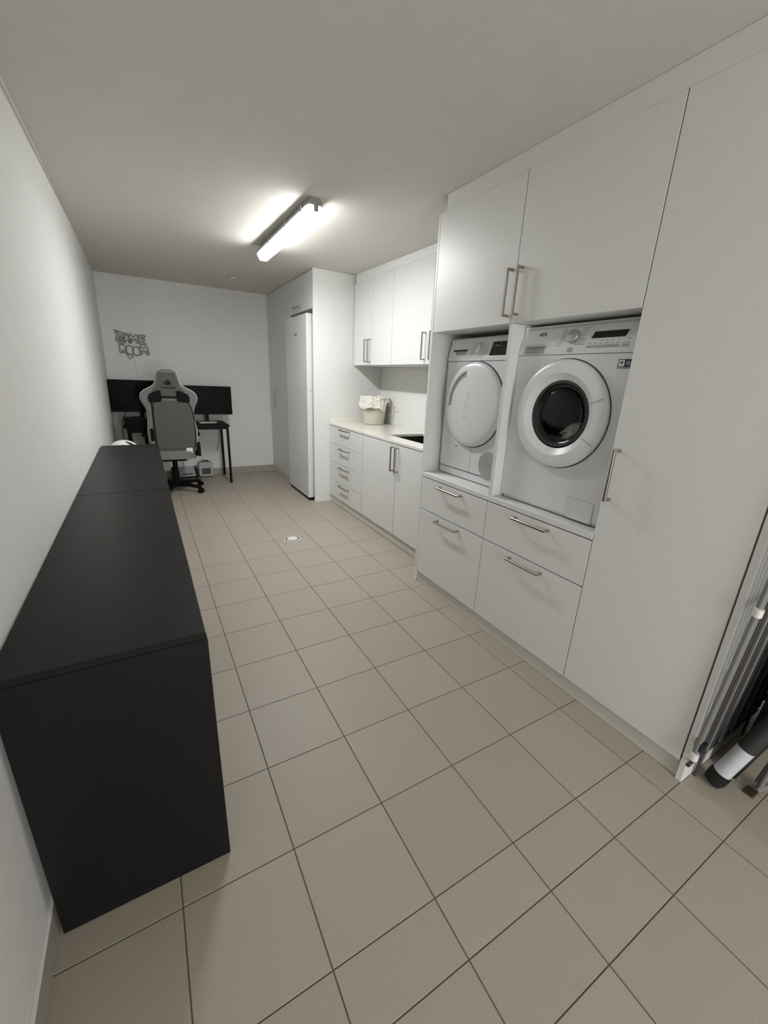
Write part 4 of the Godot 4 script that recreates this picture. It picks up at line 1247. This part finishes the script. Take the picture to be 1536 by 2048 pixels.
# ------------------------------------------------------------------ on the worktop
func _counter_things() -> void:
	var c := Vector3(1.955, 0.8925, -3.50)
	var t := thing("waste_bin", "translucent plastic bin lined with a white bag on the worktop corner", "bin", c)
	var X := Transform3D(Basis(), c)
	var s := S()
	lathe(s, [Vector2(0.0, 0.001), Vector2(0.104, 0.001), Vector2(0.110, 0.008), Vector2(0.140, 0.232), Vector2(0.147, 0.236), Vector2(0.147, 0.246), Vector2(0.138, 0.246), Vector2(0.108, 0.012), Vector2(0.0, 0.010)], X, 40)
	part("tub", s, M.bin, t)
	# bag: draped over the rim with uneven hem and puffed top
	var n := FastNoiseLite.new()
	n.seed = 4
	n.frequency = 0.6
	s = S()
	var P := func(i: int, j: int) -> Vector3:
		var ph := TAU * (j % 48) / 48.0
		var u := i / 9.0
		var w := n.get_noise_2d(cos(ph) * 3.0 + 7.0, sin(ph) * 3.0)
		var w2 := n.get_noise_2d(cos(ph) * 9.0, sin(ph) * 9.0 + u * 3.0)
		var low := 0.205 + 0.050 * w + 0.020 * sin(ph * 5.0) - 0.035 * maxf(0.0, cos(ph - 3.9))
		var y := lerpf(low, 0.300 + 0.018 * w, minf(1.0, u * 1.25)) - 0.05 * maxf(0.0, u - 0.8) * 5.0
		var r := lerpf(0.164, 0.150, u) + 0.014 * w2 + 0.010 * sin(ph * 7.0 + u) * (1.0 - u)
		if u > 0.8:
			r *= lerpf(1.0, 0.80, (u - 0.8) * 5.0)
		return X * Vector3(cos(ph) * r, y, -sin(ph) * r) - org
	for i in 9:
		for j in 48:
			quad(s, P.call(i, j), P.call(i, j + 1), P.call(i + 1, j + 1), P.call(i + 1, j))
	part("bag", s, M.bag, t, "crumpled white liner bag folded over the rim")
	s = S()
	tube(s, _map(X, _curve([Vector3(-0.06, 0.288, 0.125), Vector3(-0.02, 0.276, 0.150), Vector3(0.05, 0.270, 0.150), Vector3(0.10, 0.285, 0.110)], 5)), 0.0018, 5)
	tube(s, _map(X, [Vector3(0.100, 0.283, 0.112), Vector3(0.104, 0.270, 0.112)]), 0.008, 6)
	part("drawstring", s, M.cable_dark, t)
	# faint moulded marks on the tub's front
	s = S()
	var V := Transform3D(Basis(Vector3.UP, deg_to_rad(-30)), c)
	box(s, Vector3(-0.062, 0.150, 0.1335), Vector3(-0.052, 0.172, 0.1365), 0.0, V)
	box(s, Vector3(-0.045, 0.150, 0.1335), Vector3(-0.037, 0.170, 0.1365), 0.0, V)
	box(s, Vector3(-0.030, 0.150, 0.1335), Vector3(0.010, 0.166, 0.1365), 0.0, V)
	part("print", s, mat(0.60, 0.60, 0.56, 0.6), t)
	s = S()
	lathe(s, [Vector2(0.006, 0.0), Vector2(0.011, 0.0), Vector2(0.011, 0.004), Vector2(0.006, 0.004)], V * Transform3D(Basis(Vector3(1, 0, 0), Vector3(0, 0, 1), Vector3(0, -1, 0)), Vector3(-0.050, 0.205, 0.137)), 16)
	box(s, Vector3(0.010, 0.185, 0.136), Vector3(0.014, 0.215, 0.140), 0.0, V)
	part("handle_stud", s, mat(0.35, 0.34, 0.32, 0.5), t)
	# socket on the wall
	t = thing("wall_socket", "white square wall socket above the worktop beside the bin", "socket", Vector3(2.13, 1.05, -3.29))
	var F := face_x(2.1295, -3.29, 1.089)
	part("plate", prism(S(), rrect(-0.042, -0.042, 0.042, 0.042, 0.006), 0.0, 0.009, F, 0.002), M.white_plastic, t)
	s = S()
	lathe(s, [Vector2(0.021, 0.0092), Vector2(0.019, 0.0092), Vector2(0.0185, 0.004), Vector2(0.0, 0.004)], F * Transform3D(Basis(Vector3(1, 0, 0), Vector3(0, 0, 1), Vector3(0, -1, 0)), Vector3(0, 0, 0.0005)), 20)
	part("socket_well", s, M.white_plastic, t)
	for x: float in [-0.007, 0.007]:
		s = S()
		lathe(s, [Vector2(0.0035, 0.0), Vector2(0.0035, 0.0006), Vector2(0.0, 0.0006)], F * Transform3D(Basis(Vector3(1, 0, 0), Vector3(0, 0, 1), Vector3(0, -1, 0)), Vector3(x, 0, 0.0052)), 12)
		part("pin_hole", s, M.print, t)
	# white cord looping from beside the socket down behind the bin
	t = thing("power_cord", "white cord looping from the wall socket down behind the bin", "cord", Vector3(2.12, 1.05, -3.36))
	part("plug", tube(S(), [Vector3(2.1285, 1.098, -3.352), Vector3(2.118, 1.098, -3.352), Vector3(2.112, 1.09, -3.353)], [0.010, 0.010, 0.006], 12), M.white_plastic, t)
	part("cord", tube(S(), _curve([Vector3(2.112, 1.092, -3.353), Vector3(2.110, 1.05, -3.350), Vector3(2.112, 1.005, -3.365), Vector3(2.116, 0.982, -3.41), Vector3(2.117, 0.99, -3.46)], 6), 0.0050, 8), M.white_plastic, t)

# ------------------------------------------------------------------ things leaning beside the tall cupboard, at the right edge
func _alcove() -> void:
	var t := thing("drying_rack", "folded wire drying rack leaning against the tall cupboard's end panel", "drying rack", Vector3(1.55, 0, 0.18))
	# folded rack stands upright, its long bars vertical
	var y0 := 0.115
	var y1 := 1.42
	var zb := 0.1565
	var zt := 0.2130
	var Q := func(x: float, y: float, off: float) -> Vector3: return Vector3(x, y, lerpf(zb, zt, (y - y0) / (y1 - y0)) + off)
	for x: float in [1.303, 1.845]:
		part("frame_rail", tube(S(), [Q.call(x, y0 + 0.02, 0.0), Q.call(x, y1, 0.0)], 0.0085, 10), M.wire_pale, t)
	part("cross_bar", tube(S(), [Q.call(1.285, y0, 0.0), Q.call(1.86, y0 - 0.004, 0.0)], 0.007, 8), M.wire_grey, t)
	part("cross_bar", tube(S(), [Q.call(1.303, 0.75, 0.005), Q.call(1.845, 0.75, 0.005)], 0.006, 8), M.wire_grey, t)
	part("cross_bar", tube(S(), [Q.call(1.303, y1, 0.0), Q.call(1.845, y1, 0.0)], 0.0085, 8), M.wire_grey, t)
	for k in 34:
		var x := 1.320 + 0.0156 * k
		var off := 0.003 if k % 2 == 0 else -0.003
		part("wire", tube(S(), [Q.call(x, y0 + 0.002, off), Q.call(x + 0.004, y1 - 0.01, off)], 0.0048, 6), M.wire_pale if k % 3 == 0 else M.wire_grey, t)
	for x: float in [1.312, 1.845]:
		part("cap", tube(S(), [Q.call(x, 0.182, 0.006), Q.call(x, 0.216, 0.006)], 0.0145, 12), M.cap_blue, t, "dark blue end cap")
	part("joint", tube(S(), [Q.call(1.300, 0.14, 0.003), Q.call(1.300, 0.168, 0.003)], 0.013, 10), M.white_plastic, t)
	part("joint", tube(S(), [Q.call(1.296, 0.735, 0.004), Q.call(1.296, 0.762, 0.004)], 0.0125, 10), M.white_plastic, t)
	for x: float in [1.40, 1.80]:
		part("leg", tube(S(), [Vector3(x, 0.001, zb - 0.001), Q.call(x, y0, 0.0)], 0.005, 6), M.wire_grey, t)
	# ironing board, folded, with a dark cover, standing on white legs
	t = thing("ironing_board", "folded ironing board with dark cover and a thick white leg on a black rubber foot", "ironing board", Vector3(1.62, 0, 0.25))
	var T := Transform3D(Basis(Vector3(1, 0, 0), deg_to_rad(3.2)), Vector3(1.79, 0.005, 0.226))
	var bp := PackedVector2Array([Vector2(-0.275, 0.0), Vector2(0.20, 0.0), Vector2(0.20, 1.05), Vector2(0.13, 1.25), Vector2(-0.03, 1.36), Vector2(-0.17, 1.25), Vector2(-0.275, 1.05)])
	part("board", prism(S(), bp, -0.013, 0.013, T, 0.006), M.cover, t, "dark cloth cover")
	var lean := Vector3(0.27, 1.0, 0.24).normalized()
	var f0 := Vector3(1.416, 0.0, 0.200)
	part("leg", tube(S(), [f0 + lean * 0.052, f0 + lean * 0.10, f0 + lean * 0.195], 0.0275, 18), M.leg_white, t, "lower part of the thick white leg, left in its lit tone")
	part("leg", tube(S(), [f0 + lean * 0.1955, f0 + lean * 0.5, f0 + lean * 1.0], 0.0268, 18), M.leg_shaded, t, "upper part of the thick white leg, darkened as painted shade")  # same white tube; the shade on it is put into the colour
	part("rubber_foot", tube(S(), [f0 + Vector3(0, 0.012, 0), f0 + lean * 0.030, f0 + lean * 0.062, f0 + lean * 0.066], [0.026, 0.032, 0.0325, 0.029], 18), M.rubber, t, "black rubber foot")
	for dx: float in [0.0, 0.032]:
		part("leg", tube(S(), [Vector3(1.535 + dx * 0.6, 0.022, 0.300 - dx * 0.4), Vector3(1.595 + dx, 0.30, 0.315), Vector3(1.70 + dx, 0.80, 0.330)], 0.0085, 10), M.wire_pale, t)
	part("foot_bar", tube(S(), [Vector3(1.520, 0.013, 0.296), Vector3(1.575, 0.017, 0.312)], 0.011, 10), M.wire_pale, t)
	part("foot", bx(Vector3(1.485, 0.0005, 0.272), Vector3(1.530, 0.010, 0.304), 0.003), M.foot_brown, t)

# ------------------------------------------------------------------ last bits
func _small_things() -> void:
	var c := Vector3(0.763, 0.0, -2.73)
	var t := thing("floor_drain", "round floor drain with a dark ring and pale cover in the tiles", "drain", c)
	var s := S()
	lathe(s, [Vector2(0.072, 0.0003), Vector2(0.070, 0.0014), Vector2(0.060, 0.0016)], Transform3D(Basis(), c), 36)
	part("flange", s, M.plinth, t)
	s = S()
	lathe(s, [Vector2(0.060, 0.0018), Vector2(0.047, 0.0012)], Transform3D(Basis(), c), 36)
	part("ring_gap", s, M.seam, t)
	s = S()
	lathe(s, [Vector2(0.048, 0.0010), Vector2(0.0475, 0.0028), Vector2(0.0, 0.0032)], Transform3D(Basis(), c), 36)
	part("cover", s, M.white_plastic, t, "pale round drain cover")
	c = Vector3(0.785, H, -4.705)
	t = thing("ceiling_vent", "small round ceiling vent near the far wall", "vent", c)
	s = S()
	lathe(s, [Vector2(0.0, -0.012), Vector2(0.030, -0.012), Vector2(0.034, -0.008), Vector2(0.036, -0.0005)], Transform3D(Basis(), c), 28)
	part("cone", s, M.white_plastic, t)
	s = S()
	lathe(s, [Vector2(0.036, -0.0006), Vector2(0.040, -0.004), Vector2(0.054, -0.005), Vector2(0.058, -0.0005)], Transform3D(Basis(), c), 28)
	part("rim", s, M.appliance_grey, t)
	# helmet on a small stool behind the far cabinet
	t = thing("stool", "small black stool behind the far end of the black cabinets", "stool", Vector3(-0.42, 0, -3.60))
	part("seat", bx(Vector3(-0.545, 0.49, -3.70), Vector3(-0.295, 0.515, -3.42), 0.005), M.black_desk, t)
	for x: float in [-0.535, -0.33]:
		for z: float in [-3.69, -3.46]:
			part("leg", bx(Vector3(x, 0.001, z), Vector3(x + 0.025, 0.4895, z + 0.025), 0.002), M.black_desk, t)
	c = Vector3(-0.425, 0.645, -3.555)
	t = thing("helmet", "white helmet with black stripe showing above the far black cabinet", "helmet", Vector3(c.x, 0.516, c.z))
	var X := Transform3D(Basis(Vector3(0, 0, 1), deg_to_rad(8)), c)
	var prof := []
	for i in 13:
		var a := -1.05 + (PI / 2 + 1.05) * i / 12.0
		prof.append(Vector2(cos(a) * 0.135, sin(a) * 0.142))
	s = S()
	lathe(s, prof, X, 36, 0, TAU, true)
	part("shell", s, M.helmet, t)
	var dome := func(x: float, y: float) -> Vector3: return c + Vector3(x, y, sqrt(maxf(0.0, 1.0 - x * x / 0.0182 - y * y / 0.0202)) * 0.136)
	part("stripe", tube(S(), [dome.call(0.018, 0.132), dome.call(0.045, 0.119), dome.call(0.070, 0.103), dome.call(0.092, 0.083), dome.call(0.108, 0.055)], [0.004, 0.009, 0.011, 0.011, 0.009], 8), M.plastic_black, t, "black stripe")
	part("vent", tube(S(), [dome.call(-0.055, 0.088), dome.call(-0.02, 0.099), dome.call(0.02, 0.098), dome.call(0.045, 0.086)], [0.004, 0.010, 0.010, 0.004], 8), M.helmet_teal, t, "dark green vent")
	s = S()
	lathe(s, [Vector2(0.074, -0.128), Vector2(0.080, -0.122), Vector2(0.074, -0.116), Vector2(0.066, -0.122), Vector2(0.074, -0.128)], Transform3D(Basis(), c), 28)
	part("rim", s, M.plastic_black, t)
